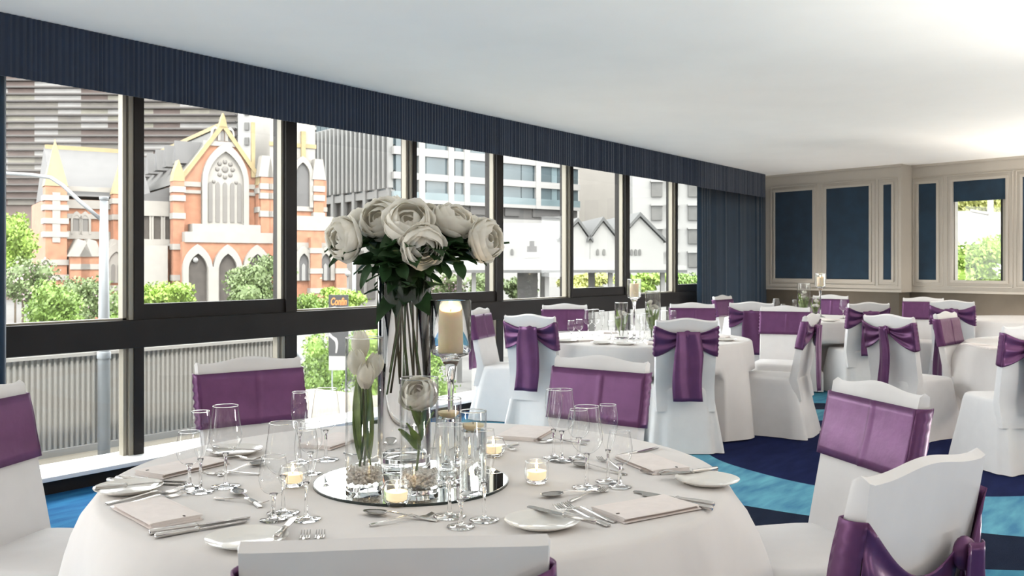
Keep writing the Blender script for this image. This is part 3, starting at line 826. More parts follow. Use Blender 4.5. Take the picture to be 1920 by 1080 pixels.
def vase(label, loc, r, h, base=.012, name='glass_vase', taper=1.0, thick=0.0):
    t = thing(name, label, 'vase', loc, 0, 'clear glass cylinders on the tables')
    if thick:
        MB().lathe([(.0005, 0), (r*.97, 0), (r, .004), (r, h - .002), (r - thick*.5, h), (r - thick, h - .002), (r - thick, base + .006), (r - thick - .006, base), (.0005, base)], 64).build('wall', 'glass_solid', t, smooth=True, auto=50)
        return t
    MB().lathe([(r*taper, base), (r*taper, .04), (r, h)], 40).build('wall', 'glass_vase', t, smooth=True)
    MB().lathe([(r*taper*.93, base + .004), (r*taper*.93, .04), (r*.955, h)], 40).build('inner_wall', 'glass_vase', t, smooth=True)
    MB().lathe([(.0005, 0), (r*taper*.97, 0), (r*taper, .002), (r*taper, base), (.0005, base)], 40).build('base', 'glass_solid', t, smooth=True, auto=40)
    b = MB(); b.grid(lambda u, v: ((r*.977 + .0018*cos(2*pi*v))*cos(2*pi*u), (r*.977 + .0018*cos(2*pi*v))*sin(2*pi*u), h + .0018*sin(2*pi*v)), 40, 6, True)
    b.build('rim', 'glass_solid', t, smooth=True)
    return t
def gravel(label, loc, r, h0, h1, seed, n=150):
    rr = random.Random(seed); b = MB()
    for i in range(n*4):
        a = rr.uniform(0, 6.28); q = r*sqrt(rr.random()); s_ = rr.uniform(.004, .007)
        z = rr.uniform(h0 + s_*.7, h1)
        b.ball((q*cos(a), q*sin(a), z), (s_, s_*rr.uniform(.7, 1), s_*rr.uniform(.6, .9)), 6, 4)
    o = b.build('crystal_gravel', 'gravel', None, loc=loc)
    o['kind'] = 'stuff'; return tag(o, label, 'gravel')

# --- tall vase with peonies
VZ = 2.86
tv = W((758 - 960) / FPX * VZ, VZ, mz)
vase('tall clear glass cylinder holding the big peony bouquet', tv, .081, 1.36 - mz + .001, .02, thick=.0045)
def flower_px(px, py, dz):   # place of a bloom dz metres in front of / behind the vase axis
    return EX(px, py, VZ + dz)
cr_, cf = Vector((ST, -CT, 0)), Vector((CT, ST, 0))
PE_ = [  # px, py, depth, radius, tilt(right, up, towards viewer), label
    (640, 447, -.06, .060, (-.75, -.10, .65), 'leftmost drooping white peony of the bouquet'),
    (668, 412, .10, .040, (-.6, .5, -.2), 'small half hidden white peony behind the left side of the bouquet'),
    (712, 410, -.02, .060, (-.25, .35, .85), 'white peony with an open greenish centre left of the bouquet middle'),
    (725, 386, .07, .050, (-.15, .95, .1), 'topmost white peony rising behind the left group'),
    (752, 392, .10, .040, (.15, .9, -.1), 'small white peony peeking over the top of the bouquet'),
    (765, 415, -.10, .064, (.05, .45, .85), 'large white peony in the middle front of the bouquet'),
    (800, 412, .02, .056, (.25, .55, .7), 'cream tinted white peony right of the bouquet middle'),
    (793, 463, -.13, .056, (.25, -.35, .9), 'lowest white peony hanging over the vase rim'),
    (853, 410, .0, .058, (.45, .75, .45), 'round white peony high on the right of the bouquet'),
    (914, 450, -.04, .060, (.80, .05, .55), 'rightmost white peony of the bouquet'),
    (895, 425, .08, .042, (.6, .6, -.2), 'white peony half hidden behind the right end of the bouquet')]
for i, (px, py, dz, r, tl, lb) in enumerate(PE_):
    hd = flower_px(px, py, dz); d = cr_*tl[0] + Vector((0, 0, tl[1])) - cf*tl[2]
    a = 2*pi*i/len(PE_) + .4
    rb = .050 + .018*((i*7) % 3)/2
    fz = mz + .20 + .05*((i*5) % 4)/3
    ft = Vector((tv.x + rb*cos(a), tv.y + rb*sin(a), fz))
    nk = Vector((tv.x - .042*cos(a)*.5 + (hd - tv).x*.10, tv.y - .042*sin(a)*.5 + (hd - tv).y*.10, 1.35))
    peony(hd, d, r*1.06, ft, nk, lb, 100 + i, nleaf=10, leaf_len=.12, stemmat='stem_brown' if i % 2 else 'stem_green')

col_leaf = [(662, 497, -.03), (690, 470, -.10), (668, 480, .05), (705, 500, -.10), (735, 470, -.14), (742, 500, -.12), (780, 505, .02), (828, 480, -.02), (850, 480, -.06), (890, 470, -.04), (935, 472, .02), (905, 490, -.06), (870, 495, -.08), (960, 455, .06), (700, 450, .02), (860, 450, -.08), (830, 505, -.08), (720, 455, -.12), (770, 490, .03), (845, 465, -.12)]
rr = random.Random(77)
fb = Vector((tv.x + .02, tv.y, mz + .22))
lt = thing('foliage_spray', 'dark leafy foliage spray filling the bouquet under the peonies', 'foliage', fb, 0)
for i, (px, py, dz) in enumerate(col_leaf):
    tip = EX(px, py, VZ + dz); base = EX(760 + (px - 760)*.18, 492, VZ + dz*.4)
    d = tip - base; Lf = max(.09, d.length)
    leaf(MB(), base - fb, d + Vector((0, 0, .10*Lf)), Lf, .024 + .012*rr.random(), .10, i).build('leaf', 'leaf_dark', lt, smooth=True)
    mid = base*.4 + tip*.6; sd = cr_*rr.choice((-1, 1)) + Vector((0, 0, rr.uniform(-.8, .3))) - cf*rr.uniform(0, .6)
    leaf(MB(), mid - fb, d.normalized() + sd*.8, .075, .020, .15, i + 50).build('leaf', 'leaf_dark', lt, smooth=True)
for i in range(7):
    a = 2*pi*i/7; q = Vector((tv.x + .045*cos(a), tv.y + .045*sin(a), 1.34))
    leaf(MB(), q - fb, Vector((.25*cos(a), .25*sin(a), -1)), rr.uniform(.10, .17), .022, 0, i).build('leaf', 'leaf_dark', lt, smooth=True)
    MB().tube([(.03*cos(a), .03*sin(a), .0), tuple(q - fb)], .003, 6).build('stem', 'stem_brown', lt, smooth=True)
# --- tulips
TVZ = 2.52
tp = W((683 - 960) / FPX * TVZ, TVZ, mz)
vase('clear glass cylinder with white tulips on the mirror', tp, .0505, 1.166 - mz, .012)
gravel('pinkish crystal gravel in the tulip vase', (tp.x, tp.y, mz + .016), .0455, 0, .042, 1)
def tulip(px, py, dz, label, seed, h=.034, tilt=(0, 1, 0)):
    hd = EX(px, py, TVZ + dz); rr = random.Random(seed)
    a = rr.uniform(0, 6.28)
    ft = Vector((tp.x + .022*cos(a), tp.y + .022*sin(a), mz + .05))
    t = thing('tulip', label, 'flower', ft, 0, 'white tulips in a glass cylinder')
    D = (cr_*tilt[0] + Vector((0, 0, tilt[1])) - cf*tilt[2]).normalized(); A, B_, D = frame_from(D)
    c = hd - ft; Rr = .0255
    for ring in range(2):
        for i in range(3):
            az0 = 2*pi*i/3 + ring*pi/3 + rr.uniform(-.1, .1)
            def fn(u, v):
                s_ = -1 + 2*u; prof = sin(pi*(.08 + .80*v)) ** .7
                az = az0 + s_*1.0*(1 - .75*max(0, v - .55)/.45)
                r = Rr*prof*(1 - .08*ring)
                return c + (A*cos(az) + B_*sin(az))*r + D*(-h + 2.05*h*v - .004*s_*s_)
            MB().grid(fn, 6, 8).build('petal', 'tulip_white', t, smooth=True)
    base = hd - D*h; mid = (ft + base)/2 + Vector((rr.uniform(-.02, .02), rr.uniform(-.02, .02), 0))
    path = bez(ft, mid, base, 9)
    MB().tube([p - ft for p in path], [.0032]*9 + [.0042], 7).build('stem', 'stem_green', t, smooth=True)
    for i in range(2):
        q = path[1 + i] - ft; aa = rr.uniform(0, 6.28); Lf = rr.uniform(.17, .23)
        b = MB(); ax = Vector((cos(aa), sin(aa), 0)); sd = Vector((-sin(aa), cos(aa), 0))
        def lf(u, v):
            w = .015*sin(pi*min(1, v*.93 + .05)) ** .7; s_ = -1 + 2*u
            p = ft + q + Vector((0, 0, Lf*v)) + ax*(.012*sin(2.6*v) + .006*abs(s_)) + sd*(w*s_)
            rel = Vector((p.x - tp.x, p.y - tp.y)); 
            if rel.length > .042: rel *= .042/rel.length
            return Vector((tp.x + rel.x, tp.y + rel.y, p.z)) - ft
        b.grid(lf, 4, 12).build('leaf', 'leaf_green', t, smooth=True)
    return t
tulip(676, 645, .025, 'topmost pale tulip in the tulip vase', 1, .036, (-.1, 1, 0))
tulip(668, 678, -.015, 'left white tulip in the tulip vase', 2, .032, (-.1, 1, .1))
tulip(686, 703, -.03, 'lowest front tulip in the tulip vase', 3, .034, (.05, 1, .1))
tulip(702, 685, .0, 'right white tulip in the tulip vase', 4, .032, (.2, 1, .0))

# --- short vase with one peony
PVZ = 2.49
pp = W((786 - 960) / FPX * PVZ, PVZ, mz)
vase('short clear glass cylinder with a single peony on the mirror', pp, .0515, 1.060 - mz, .012)
gravel('pinkish crystal gravel in the single peony vase', (pp.x, pp.y, mz + .016), .0465, 0, .038, 2)
hd = EX(783, 737, PVZ)
ft = Vector((pp.x - .006, pp.y + .008, mz + .03))
pt = peony(hd, cr_*-.15 + Vector((0, 0, .65)) - cf*.75, .046, ft, (pp.x, pp.y, mz + .12), 'single white peony inside the short vase', 301, nleaf=0, group='flowers in short vases', lmat='leaf_green')
for i, (px, py, ang, Lf, dz) in enumerate(((768, 790, -.75, .085, 0), (775, 835, -.5, .075, -.02), (792, 840, .05, .085, -.02), (805, 800, .5, .085, -.01), (792, 780, .25, .08, .02), (780, 775, -.25, .08, .01), (780, 775, -.5, .06, -.02))):
    b0 = EX(787, 845 - 8*i, PVZ + dz)
    dv = cr_*sin(ang) + Vector((0, 0, cos(ang))) - cf*.1
    leaf(MB(), b0 - ft, dv, Lf, .020, .05, i).build('leaf', 'leaf_green', pt, smooth=True)

# --- candles
def flame(parent, z):
    MB().lathe([(.0004, z), (.0032, z + .004), (.0042, z + .009), (.0028, z + .017), (.0004, z + .025)], 10).build('flame', 'flame', parent, smooth=True)
def hurricane(loc, label, clabel, cup_r=.062, cup_h=.155, stem_top=.34, candle=True, solid=False):
    t = thing('hurricane_glass', label, 'candle holder', loc, 0, 'stemmed hurricane glasses')
    s = stem_top
    MB().lathe([(.0005, 0), (.058, 0), (.060, .003), (.040, .008), (.014, .02), (.008, .05), (.0075, s*.45), (.010, s*.75), (.017, s - .04), (.032, s - .012), (cup_r*.9, s - .004), (cup_r*.9, s)], 32, cap0=True, cap1=True).build('stem', 'glass_solid', t, smooth=True)
    if solid:
        MB().lathe([(.0005, s - .002), (cup_r*.9, s - .002), (cup_r*.985, s + .005), (cup_r, s + .014), (cup_r, s + cup_h - .002), (cup_r - .0018, s + cup_h), (cup_r - .0036, s + cup_h - .002), (cup_r - .0036, s + .014), (cup_r*.86, s + .0025), (.0005, s + .0025)], 56).build('cup', 'glass_solid', t, smooth=True, auto=50)
    else: MB().lathe([(cup_r*.9, s), (cup_r*.985, s + .006), (cup_r, s + .014), (cup_r, s + cup_h)], 40).build('cup', 'glass_vase', t, smooth=True)
    if not solid: MB().lathe([(cup_r*.92, s + .003), (cup_r*.945, s + .014), (cup_r*.95, s + cup_h)], 40).build('inner_wall', 'glass_vase', t, smooth=True)
    if not solid:
        b = MB(); b.grid(lambda u, v: ((cup_r*.975 + .0022*cos(2*pi*v))*cos(2*pi*u), (cup_r*.975 + .0022*cos(2*pi*v))*sin(2*pi*u), s + cup_h + .0022*sin(2*pi*v)), 40, 6, True)
        b.build('rim', 'glass_solid', t, smooth=True)
    if candle:
        c = thing('pillar_candle', clabel, 'candle', (loc[0], loc[1], loc[2] + s + .0030), 0, 'pillar candles')
        MB().lathe([(.0005, 0), (.036, 0), (.0375, .002), (.0375, .108), (.036, .111), (.030, .108), (.012, .101), (.0005, .100)], 32).build('wax', 'wax_cream', c, smooth=True, auto=40)
        MB().tube([(0, 0, .100), (.001, 0, .108)], .0011, 6).build('wick', 'wick', c); flame(c, .106)
        ld = bpy.data.lights.new('candle_flame', 'POINT'); ld.energy = .25; ld.color = (1, .72, .42); ld.shadow_soft_size = .006
        lo = bpy.data.objects.new('candle_flame', ld); COL.objects.link(lo); lo.parent = c; lo.location = (0, 0, .125)
    return t
HZ_ = 2.74
hp = W((845 - 960) / FPX * HZ_, HZ_, mz)
hurricane(hp, 'tall stemmed hurricane glass with a pillar candle on the nearest table', 'thick cream pillar candle in the hurricane glass on the nearest table', .060, .155, 1.104 - mz, solid=True)
def floating(px, Z, h, fill, label, wlabel, clabel, r=.036):
    p = W((px - 960) / FPX * Z, Z, mz)
    vase(label, p, r, h, .01, 'candle_cylinder')
    w = MB().lathe([(.0005, .011), (r*.925, .011), (r*.925, fill), (.0005, fill)], 32).build('water', 'water', None, smooth=True, loc=p, auto=40)
    tag(w, wlabel, 'water')
    c = thing('floating_candle', clabel, 'candle', (p.x, p.y, p.z + fill + .0006), 0, 'floating candles')
    MB().lathe([(.0005, 0), (.018, .001), (.028, .009), (.0295, .016), (.027, .0175), (.0005, .0165)], 28).build('wax', 'wax_float', c, smooth=True, auto=50)
    MB().tube([(0, 0, .016), (0, 0, .023)], .001, 5).build('wick', 'wick', c)
floating(841, 2.60, .232, .178, 'slim water filled cylinder with a floating candle, left of the pair', 'water under the higher floating candle', 'amber floating candle in the left slim cylinder')
floating(887, 2.48, .215, .163, 'slim water filled cylinder with a floating candle, right of the pair', 'water under the lower floating candle', 'pale floating candle in the right slim cylinder')
def tealight(loc, label, clabel, tall=False):
    t = thing('tealight_glass', label, 'candle holder', loc, 0, 'tealight glasses')
    if tall: prof = [(.026, .008), (.032, .012), (.0335, .025), (.0330, .045), (.0305, .062)]
    else: prof = [(.022, .006), (.034, .012), (.0395, .026), (.0385, .042), (.030, .058)]
    MB().lathe(prof, 32).build('wall', 'glass_vase', t, smooth=True)
    MB().lathe([(.0005, 0), (.024, 0), (.027, .003), (.028, .008), (.0005, .010)], 32).build('base', 'glass_solid', t, smooth=True)
    r, z = prof[-1]
    b = MB(); b.grid(lambda u, v: ((r + .0015*cos(2*pi*v))*cos(2*pi*u), (r + .0015*cos(2*pi*v))*sin(2*pi*u), z + .0015*sin(2*pi*v)), 32, 6, True)
    b.build('rim', 'glass_solid', t, smooth=True)
    c = thing('tealight', clabel, 'candle', (loc[0], loc[1], loc[2] + .0112), 0, 'tealights')
    MB().lathe([(.0005, 0), (.020, 0), (.026, .004), (.0275, .024), (.0255, .0245), (.0005, .022)], 24).build('wax', 'wax_pale', c, smooth=True, auto=50)
    MB().tube([(0, 0, .022), (0, 0, .029)], .0009, 5).build('wick', 'wick', c)
    flame(c, .028)
    ld = bpy.data.lights.new('candle_flame', 'POINT'); ld.energy = .12; ld.color = (1, .72, .42); ld.shadow_soft_size = .006
    lo = bpy.data.objects.new('candle_flame', ld); COL.objects.link(lo); lo.parent = c; lo.location = (0, 0, .040)
tealight(G(744, 947, TZ), 'lit round tealight glass in front of the mirror plate', 'burning tealight in front of the mirror plate')
tealight(G(1006, 906, TZ), 'lit straight tealight glass right of the mirror plate', 'burning tealight right of the mirror plate', True)
tealight(G(549, 912, TZ), 'lit tealight glass behind the wine glasses left of the mirror plate', 'burning tealight left of the mirror plate')
tealight(G(925, 856, TZ), 'lit tealight glass behind the mirror plate', 'burning tealight behind the mirror plate')

# ================================================================== PLACE SETTINGS OF THE NEAREST TABLE
def glasses(where, items):
    for kind, px, py in items:
        glass_at(kind, G(px, py, TZ), {'wine': 'large wine glass ', 'flute': 'champagne flute ', 'small': 'small wine glass '}[kind] + where)
glasses('in the left glass trio by the tilted fork', [('wine', 423, 912), ('flute', 376, 922), ('small', 355, 913)])
glasses('in the front left glass trio before the tealight', [('wine', 531, 962), ('flute', 574, 974), ('small', 513, 975)])
glasses('in the back left glass trio before the dark purple chair', [('wine', 611, 862), ('flute', 562, 866), ('small', 582, 888)])
glasses('in the front centre glass trio before the mirror plate', [('wine', 843, 968), ('flute', 908, 975), ('small', 864, 988)])
glasses('in the right glass trio before the purple chair back', [('wine', 1100, 914), ('flute', 1140, 903), ('small', 1162, 913)])
glasses('in the back right glass trio behind the tealight', [('wine', 1053, 864), ('flute', 1038, 858), ('small', 1085, 858)])
def plate_at(px, py, label):
    p = G(px, py, TZ); p.z = TZ - .0008
    return make_plate(label, p)
# front left
s = 'at the front left setting'
make_napkin('folded blush napkin ' + s, (283, 993), (378, 975), flip=1)
lay('knife', (281, 1002), (468, 972), 'upper of two table knives ' + s, .235)
lay('knife', (292, 1009), (462, 979), 'lower of two table knives ' + s, .215, name='entree_knife')
lay('spoon', (505, 962), (425, 914), 'dessert spoon lying bowl up ' + s, .20)
lay('fork', (413, 937), (490, 946), 'dessert fork crossing the spoon ' + s, .165, name='dessert_fork', lift=.001)
lay('fork', (192, 947), (347, 918), 'outer dinner fork ' + s, .205)
lay('fork', (200, 955), (352, 926), 'inner dinner fork ' + s, .195, name='entree_fork')
plate_at(241, 921, 'white side plate left of the forks ' + s)
lay('knife', (184, 926), (300, 914), 'butter knife on the white side plate ' + s, .17, lift=.012, name='butter_knife')
# left
s = 'at the left setting nearest the window'
make_napkin('folded blush napkin ' + s, (315, 900), (245, 888), flip=-1, hole=True)
lay('knife', (200, 903), (345, 910), 'upper of two table knives ' + s, .235)
lay('knife', (215, 899), (350, 905), 'lower of two table knives ' + s, .215, name='entree_knife')
lay('spoon', (405, 895), (500, 868), 'dessert spoon ' + s, .20)
lay('fork', (470, 890), (398, 890), 'dessert fork ' + s, .165, name='dessert_fork')
plate_at(440, 850, 'white side plate before the dark purple chair')
lay('knife', (398, 848), (492, 853), 'butter knife on the plate before the dark purple chair', .17, lift=.012, name='butter_knife')
lay('fork', (392, 861), (470, 862), 'dinner fork beside the plate before the dark purple chair', .205)
# back left, behind the tulip vase
s = 'at the back left setting behind the tulips'
make_napkin('folded blush napkin ' + s, (540, 838), (640, 846), flip=1, hole=False)
lay('spoon', (668, 872), (740, 850), 'dessert spoon ' + s, .20)
lay('fork', (640, 848), (700, 868), 'dessert fork ' + s, .165, name='dessert_fork')
lay('knife', (735, 838), (820, 842), 'table knife ' + s, .235)
# back right
s = 'at the back right setting behind the mirror'
make_napkin('folded blush napkin ' + s, (905, 822), (1030, 830), flip=1, hole=False, Wd=.15)
lay('fork', (1080, 832), (1018, 826), 'outer dinner fork ' + s, .205)
lay('fork', (1085, 828), (1022, 830), 'inner dinner fork ' + s, .195, name='entree_fork')
lay('spoon', (966, 834), (925, 850), 'dessert spoon ' + s, .20)
lay('fork', (920, 834), (966, 845), 'dessert fork ' + s, .165, name='dessert_fork', lift=.002)
# right
s = 'at the right setting near the lilac chair'
make_napkin('folded blush napkin ' + s, (1200, 893), (1318, 882), flip=1)
plate_at(1326, 906, 'white side plate ' + s)
lay('knife', (1370, 888), (1212, 903), 'butter knife lying across the side plate ' + s, .19, lift=.0135, name='butter_knife_long')
lay('fork', (1330, 893), (1206, 887), 'dinner fork ' + s, .205)
lay('spoon', (1148, 886), (1098, 877), 'dessert spoon ' + s, .20)
lay('fork', (1180, 887), (1112, 856), 'dessert fork ' + s, .165, name='dessert_fork')
lay('knife', (1170, 856), (1222, 843), 'table knife ' + s, .235)
# front right
s = 'at the front right setting'
make_napkin('folded blush napkin ' + s, (1103, 958), (1178, 985), flip=1, Wd=.135)
plate_at(1017, 985, 'white side plate ' + s)
lay('knife', (1135, 998), (975, 958), 'butter knife resting on the side plate ' + s, .21, lift=.0135, name='butter_knife_wide')
lay('fork', (1156, 993), (1030, 948), 'outer dinner fork ' + s, .205, lift=.001)
lay('fork', (1168, 985), (1046, 944), 'inner dinner fork ' + s, .195, name='entree_fork')
lay('knife', (1338, 949), (1190, 923), 'upper of two table knives ' + s, .235)
lay('knife', (1325, 955), (1215, 931), 'lower of two table knives ' + s, .215, name='entree_knife')
lay('spoon', (1130, 922), (1024, 933), 'dessert spoon ' + s, .20)
lay('fork', (1050, 948), (1150, 916), 'dessert fork crossing the spoon ' + s, .165, name='dessert_fork', lift=.002)
# front
s = 'at the front setting behind the foreground chair'
plate_at(463, 1018, 'white side plate ' + s)
lay('knife', (518, 1022), (552, 984), 'butter knife tip up on the side plate ' + s, .17, lift=.0135, name='butter_knife')
lay('fork', (555, 1075), (578, 985), 'outer dinner fork ' + s, .205)
lay('fork', (583, 1075), (606, 982), 'inner dinner fork ' + s, .195, name='entree_fork')
lay('spoon', (828, 978), (674, 963), 'dessert spoon ' + s, .20)
lay('fork', (676, 990), (828, 967), 'dessert fork crossing the spoon ' + s, .165, name='dessert_fork', lift=.002)

# ================================================================== THE OTHER TABLES
def simple_candles(p, ang, where, tall, with_tulips=True):
    """hurricane glass, vases and candle of a table further back"""
    c = lambda r, a, z=TZ: Vector((p.x + r*cos(ang + a), p.y + r*sin(ang + a), z))
    return c
def pxT(px, Z): return W((px - 960) / FPX * Z, Z, TZ)
def small_flowers(loc, label, n, seed, h):
    t = thing('flower_bunch', label, 'flowers', loc, 0); rr = random.Random(seed)
    for i in range(n):
        a = rr.uniform(0, 6.28); q = Vector((.028*cos(a), .028*sin(a), h*rr.uniform(.6, 1.0)))
        bloom(MB(), q, (cos(a), sin(a), 1.5), .024, seed + i).build('bloom', 'petal_white', t, smooth=True)
        MB().tube([(0.012*cos(a), .012*sin(a), .01), tuple(q)], .003, 6).build('stem', 'stem_green', t, smooth=True)
        for j in range(2): leaf(MB(), (q.x*.5, q.y*.5, q.z*rr.uniform(.2, .5)), (cos(a + j), sin(a + j), 3.2), .16, .016, .0, j + i).build('leaf', 'leaf_green', t, smooth=True)
    return t
# second table
hurricane(pxT(1189, 7.75), 'stemmed hurricane glass on the second table', 'white pillar candle in the hurricane glass on the second table', .058, .15, .345)
v2 = pxT(1224, 7.6); vase('tall glass cylinder with tulips on the second table', v2, .062, .40); small_flowers(v2 + Vector((0, 0, .013)), 'green and white tulips in the cylinder on the second table', 6, 61, .30)
v3 = pxT(1165, 7.75); vase('short glass cylinder with a white flower on the second table', v3, .054, .30); small_flowers(v3 + Vector((0, 0, .013)), 'white flower with green leaves in the short cylinder on the second table', 2, 71, .20)
for i, (px, Z, k, w_) in enumerate(((1071, 7.75, 'small', 'leftmost on the second table'), (1086, 7.9, 'small', 'beside the leftmost glass on the second table'), (1103, 8.15, 'wine', 'behind the left glasses on the second table'),
        (1116, 8.25, 'wine', 'before the purple chair on the second table'), (1128, 8.1, 'flute', 'left of the short vase on the second table'), (1178, 7.45, 'wine', 'in front of the short vase on the second table'),
        (1200, 7.4, 'flute', 'under the hurricane glass on the second table'), (1208, 7.55, 'wine', 'left of the tulip cylinder on the second table'), (1146, 7.7, 'small', 'before the short vase on the second table'), (1245, 8.0, 'wine', 'right of the tulip cylinder on the second table'), (1262, 8.1, 'flute', 'behind the squarely turned chair on the second table'))):
    glass_at(k, pxT(px, Z), {'wine': 'large wine glass ', 'flute': 'champagne flute ', 'small': 'small wine glass '}[k] + w_)
for i, (px, Z, w_) in enumerate(((1062, 7.45, 'left side'), (1128, 7.25, 'front left'), (1172, 7.17, 'front middle'), (1360, 7.55, 'right side'))):
    p = pxT(px, Z); p.z -= .0008; make_plate('white side plate on the %s of the second table' % w_, p)
def far_napkin(px, Z, w_, a=.3):
    p = pxT(px, Z); q = p + (cr_*cos(a) + cf*sin(a))*.13
    t = thing('napkin', 'folded white napkin ' + w_, 'napkin', (p.x, p.y, TZ - .0005), atan2(q.y - p.y, q.x - p.x), 'folded napkins on the tables')
    MB().box((-.065, 0, 0), (.065, .24, .007)).build('fold', 'napkin_pink', t, bevel=.003); MB().box((-.062, .003, .0072), (.062, .235, .0125)).build('fold', 'napkin_pink', t, bevel=.002)
far_napkin(1100, 7.45, 'on the left of the second table'); far_napkin(1145, 8.35, 'on the far side of the second table', .1); far_napkin(1345, 7.75, 'on the right of the second table', -.4)
far_napkin(1230, 7.15, 'at the front of the second table', .0)
# furthest table
hurricane(pxT(1538, 11.0), 'stemmed hurricane glass on the furthest table', 'white pillar candle on the furthest table', .062, .155, .36)
v4 = pxT(1507, 10.9); vase('tall glass cylinder with tulips on the furthest table', v4, .075, .40); small_flowers(v4 + Vector((0, 0, .013)), 'tulips in the cylinder on the furthest table', 5, 81, .30)
v5 = pxT(1528, 10.75); vase('short glass cylinder with a pale flower on the furthest table', v5, .06, .24); small_flowers(v5 + Vector((0, 0, .013)), 'pale flower in the short cylinder on the furthest table', 3, 91, .20)
for px, Z, k, w_ in ((1455, 10.9, 'wine', 'left on the furthest table'), (1468, 11.0, 'small', 'left of the tulip cylinder on the furthest table'), (1581, 10.7, 'wine', 'right on the furthest table'), (1592, 10.85, 'small', 'rightmost on the furthest table'), (1490, 10.7, 'flute', 'before the tulip cylinder on the furthest table')):
    glass_at(k, pxT(px, Z), {'wine': 'large wine glass ', 'flute': 'champagne flute ', 'small': 'small wine glass '}[k] + w_)
far_napkin(1565, 10.3, 'on the furthest table', .2)
p = pxT(1554, 10.15); p.z -= .0008; make_plate('white side plate at the front of the furthest table', p)
# table at the right edge
far_napkin(1850, 6.95, 'on the table at the right edge', .1); far_napkin(1872, 6.75, 'nearer the viewer on the table at the right edge', .0)
p = pxT(1902, 7.3); p.z -= .0008; make_plate('white side plate on the table at the right edge', p)
# ================================================================== THE STREET OUTSIDE
GZ = -4.5
mat('brick', (0.235, 0.110, 0.066), 0.85, noise=0.18, scale=1.2)
mat('stone_white', (0.200, 0.188, 0.172), 0.8, noise=0.05, scale=1.5)
mat('stone_yellow', (0.20, 0.155, 0.08), 0.8, noise=0.1, scale=2)
mat('slate', (0.045, 0.043, 0.041), 0.8, noise=0.12, scale=1.5)
mat('slate_light', (0.075, 0.073, 0.074), 0.8, noise=0.08, scale=1.0)
mat('church_glass', (0.09,0.082,0.075), 0.4)
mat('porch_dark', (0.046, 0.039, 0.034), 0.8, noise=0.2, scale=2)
mat('tower_slat', (0.046, 0.039, 0.037), 0.6)
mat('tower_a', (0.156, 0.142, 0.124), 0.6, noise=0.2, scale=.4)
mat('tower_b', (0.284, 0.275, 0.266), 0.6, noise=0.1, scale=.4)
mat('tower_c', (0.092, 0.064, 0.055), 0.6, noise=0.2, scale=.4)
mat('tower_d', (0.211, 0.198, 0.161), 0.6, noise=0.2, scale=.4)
mat('render_white', (0.190, 0.187, 0.182), 0.8, noise=0.03, scale=.6)
mat('render_beige', (0.170, 0.158, 0.144), 0.8, noise=0.04, scale=.5)
mat('office_glass', (0.045, 0.062, 0.070), 0.25, noise=0.25, scale=.25)
mat('office_teal', (0.085, 0.115, 0.125), 0.3, noise=0.15, scale=.3)
mat('office_fin', (0.135, 0.135, 0.132), 0.6)
mat('office_recess', (0.05, 0.048, 0.047), 0.7)
mat('window_grey', (0.062, 0.060, 0.057), 0.5, noise=0.2, scale=.8)
mat('roof_grey', (0.060, 0.060, 0.060), 0.8, noise=0.06, scale=1)
mat('asphalt', (0.085, 0.083, 0.080), 0.9, noise=0.1, scale=.3)
mat('terrace', (0.184, 0.165, 0.133), 0.9, noise=0.08, scale=2)
mat('corrugated', (0.245, 0.236, 0.223), 0.6, noise=0.06, scale=.8)
mat('galvanised', (0.163, 0.174, 0.185), 0.5, metal=0.3, noise=0.06, scale=6)
mat('tent_white', (0.17,0.165,0.167), 0.8)
mat('leaf_bush', (0.107, 0.176, 0.030), 0.6, noise=0.35, scale=1.3)
mat('leaf_olive', (0.090, 0.128, 0.045), 0.6, noise=0.35, scale=1.3)
mat('leaf_lime', (0.160, 0.245, 0.037), 0.6, noise=0.3, scale=1.3)
mat('leaf_yellow', (0.223, 0.235, 0.064), 0.6, noise=0.3, scale=1.3)
mat('blossom', (0.330, 0.240, 0.266), 0.7, noise=0.2, scale=2)
mat('bark', (0.053, 0.040, 0.027), 0.9, noise=0.3, scale=6)
mat('sign_black', (0.018, 0.018, 0.019), 0.6)
mat('sign_orange', (0.400, 0.133, 0.032), 0.6)
mat('print_white', (0.19,0.185,0.18), 0.7)
mat('car_white', (0.358, 0.358, 0.358), 0.3, coat=.5)
mat('tyre', (0.010, 0.010, 0.010), 0.8)

o = MB().box((-150, YG + .9, GZ - .2), (420, 420, GZ)).box((16.9, -200, GZ - .2), (420, YG + .9, GZ)).build('street_ground', 'asphalt')
struct(o, 'pale grey paved street far below the windows', 'ground')
o = MB().box((-6, YG + .16, -.42), (8.6, 9.6, -.30)).build('terrace_ledge', 'terrace'); struct(o, 'beige terrace ledge just outside the windows', 'ledge')

# ---------- corrugated screen and lamp post
YF = 8.0
x0s, x1s = -3.0, wx(536, YF)
sc_ = thing('corrugated_screen', 'grey corrugated metal screen with flat white roof outside the lower windows', 'screen', (0, YF, 0))
vs = []; fs = []; x = x0s; n = 0
while x < x1s:
    for dx, dy in ((0, 0), (.017, 0), (.025, .022), (.042, .022)):
        vs += [(x + dx, dy, -.30), (x + dx, dy, .555)]; n += 1
    x += .05
for i in range(n - 1): fs.append((2*i, 2*i+2, 2*i+3, 2*i+1))
MB().add(vs, fs).build('corrugated_sheet', 'corrugated', sc_, solid=.004)
MB().box((x0s, -.03, .555), (x1s, .05, .585)).build('top_flashing', 'corrugated', sc_)
MB().prism([(.0, .585), (.0, .60), (2.4, .72), (2.4, .66)], 'x', x0s, x1s).build('roof_sheet', 'render_white', sc_)
MB().box((x0s, -.02, -.30), (x1s, .02, -.24)).build('bottom_rail', 'corrugated', sc_)
lp = EX(195, 700, 8.05)
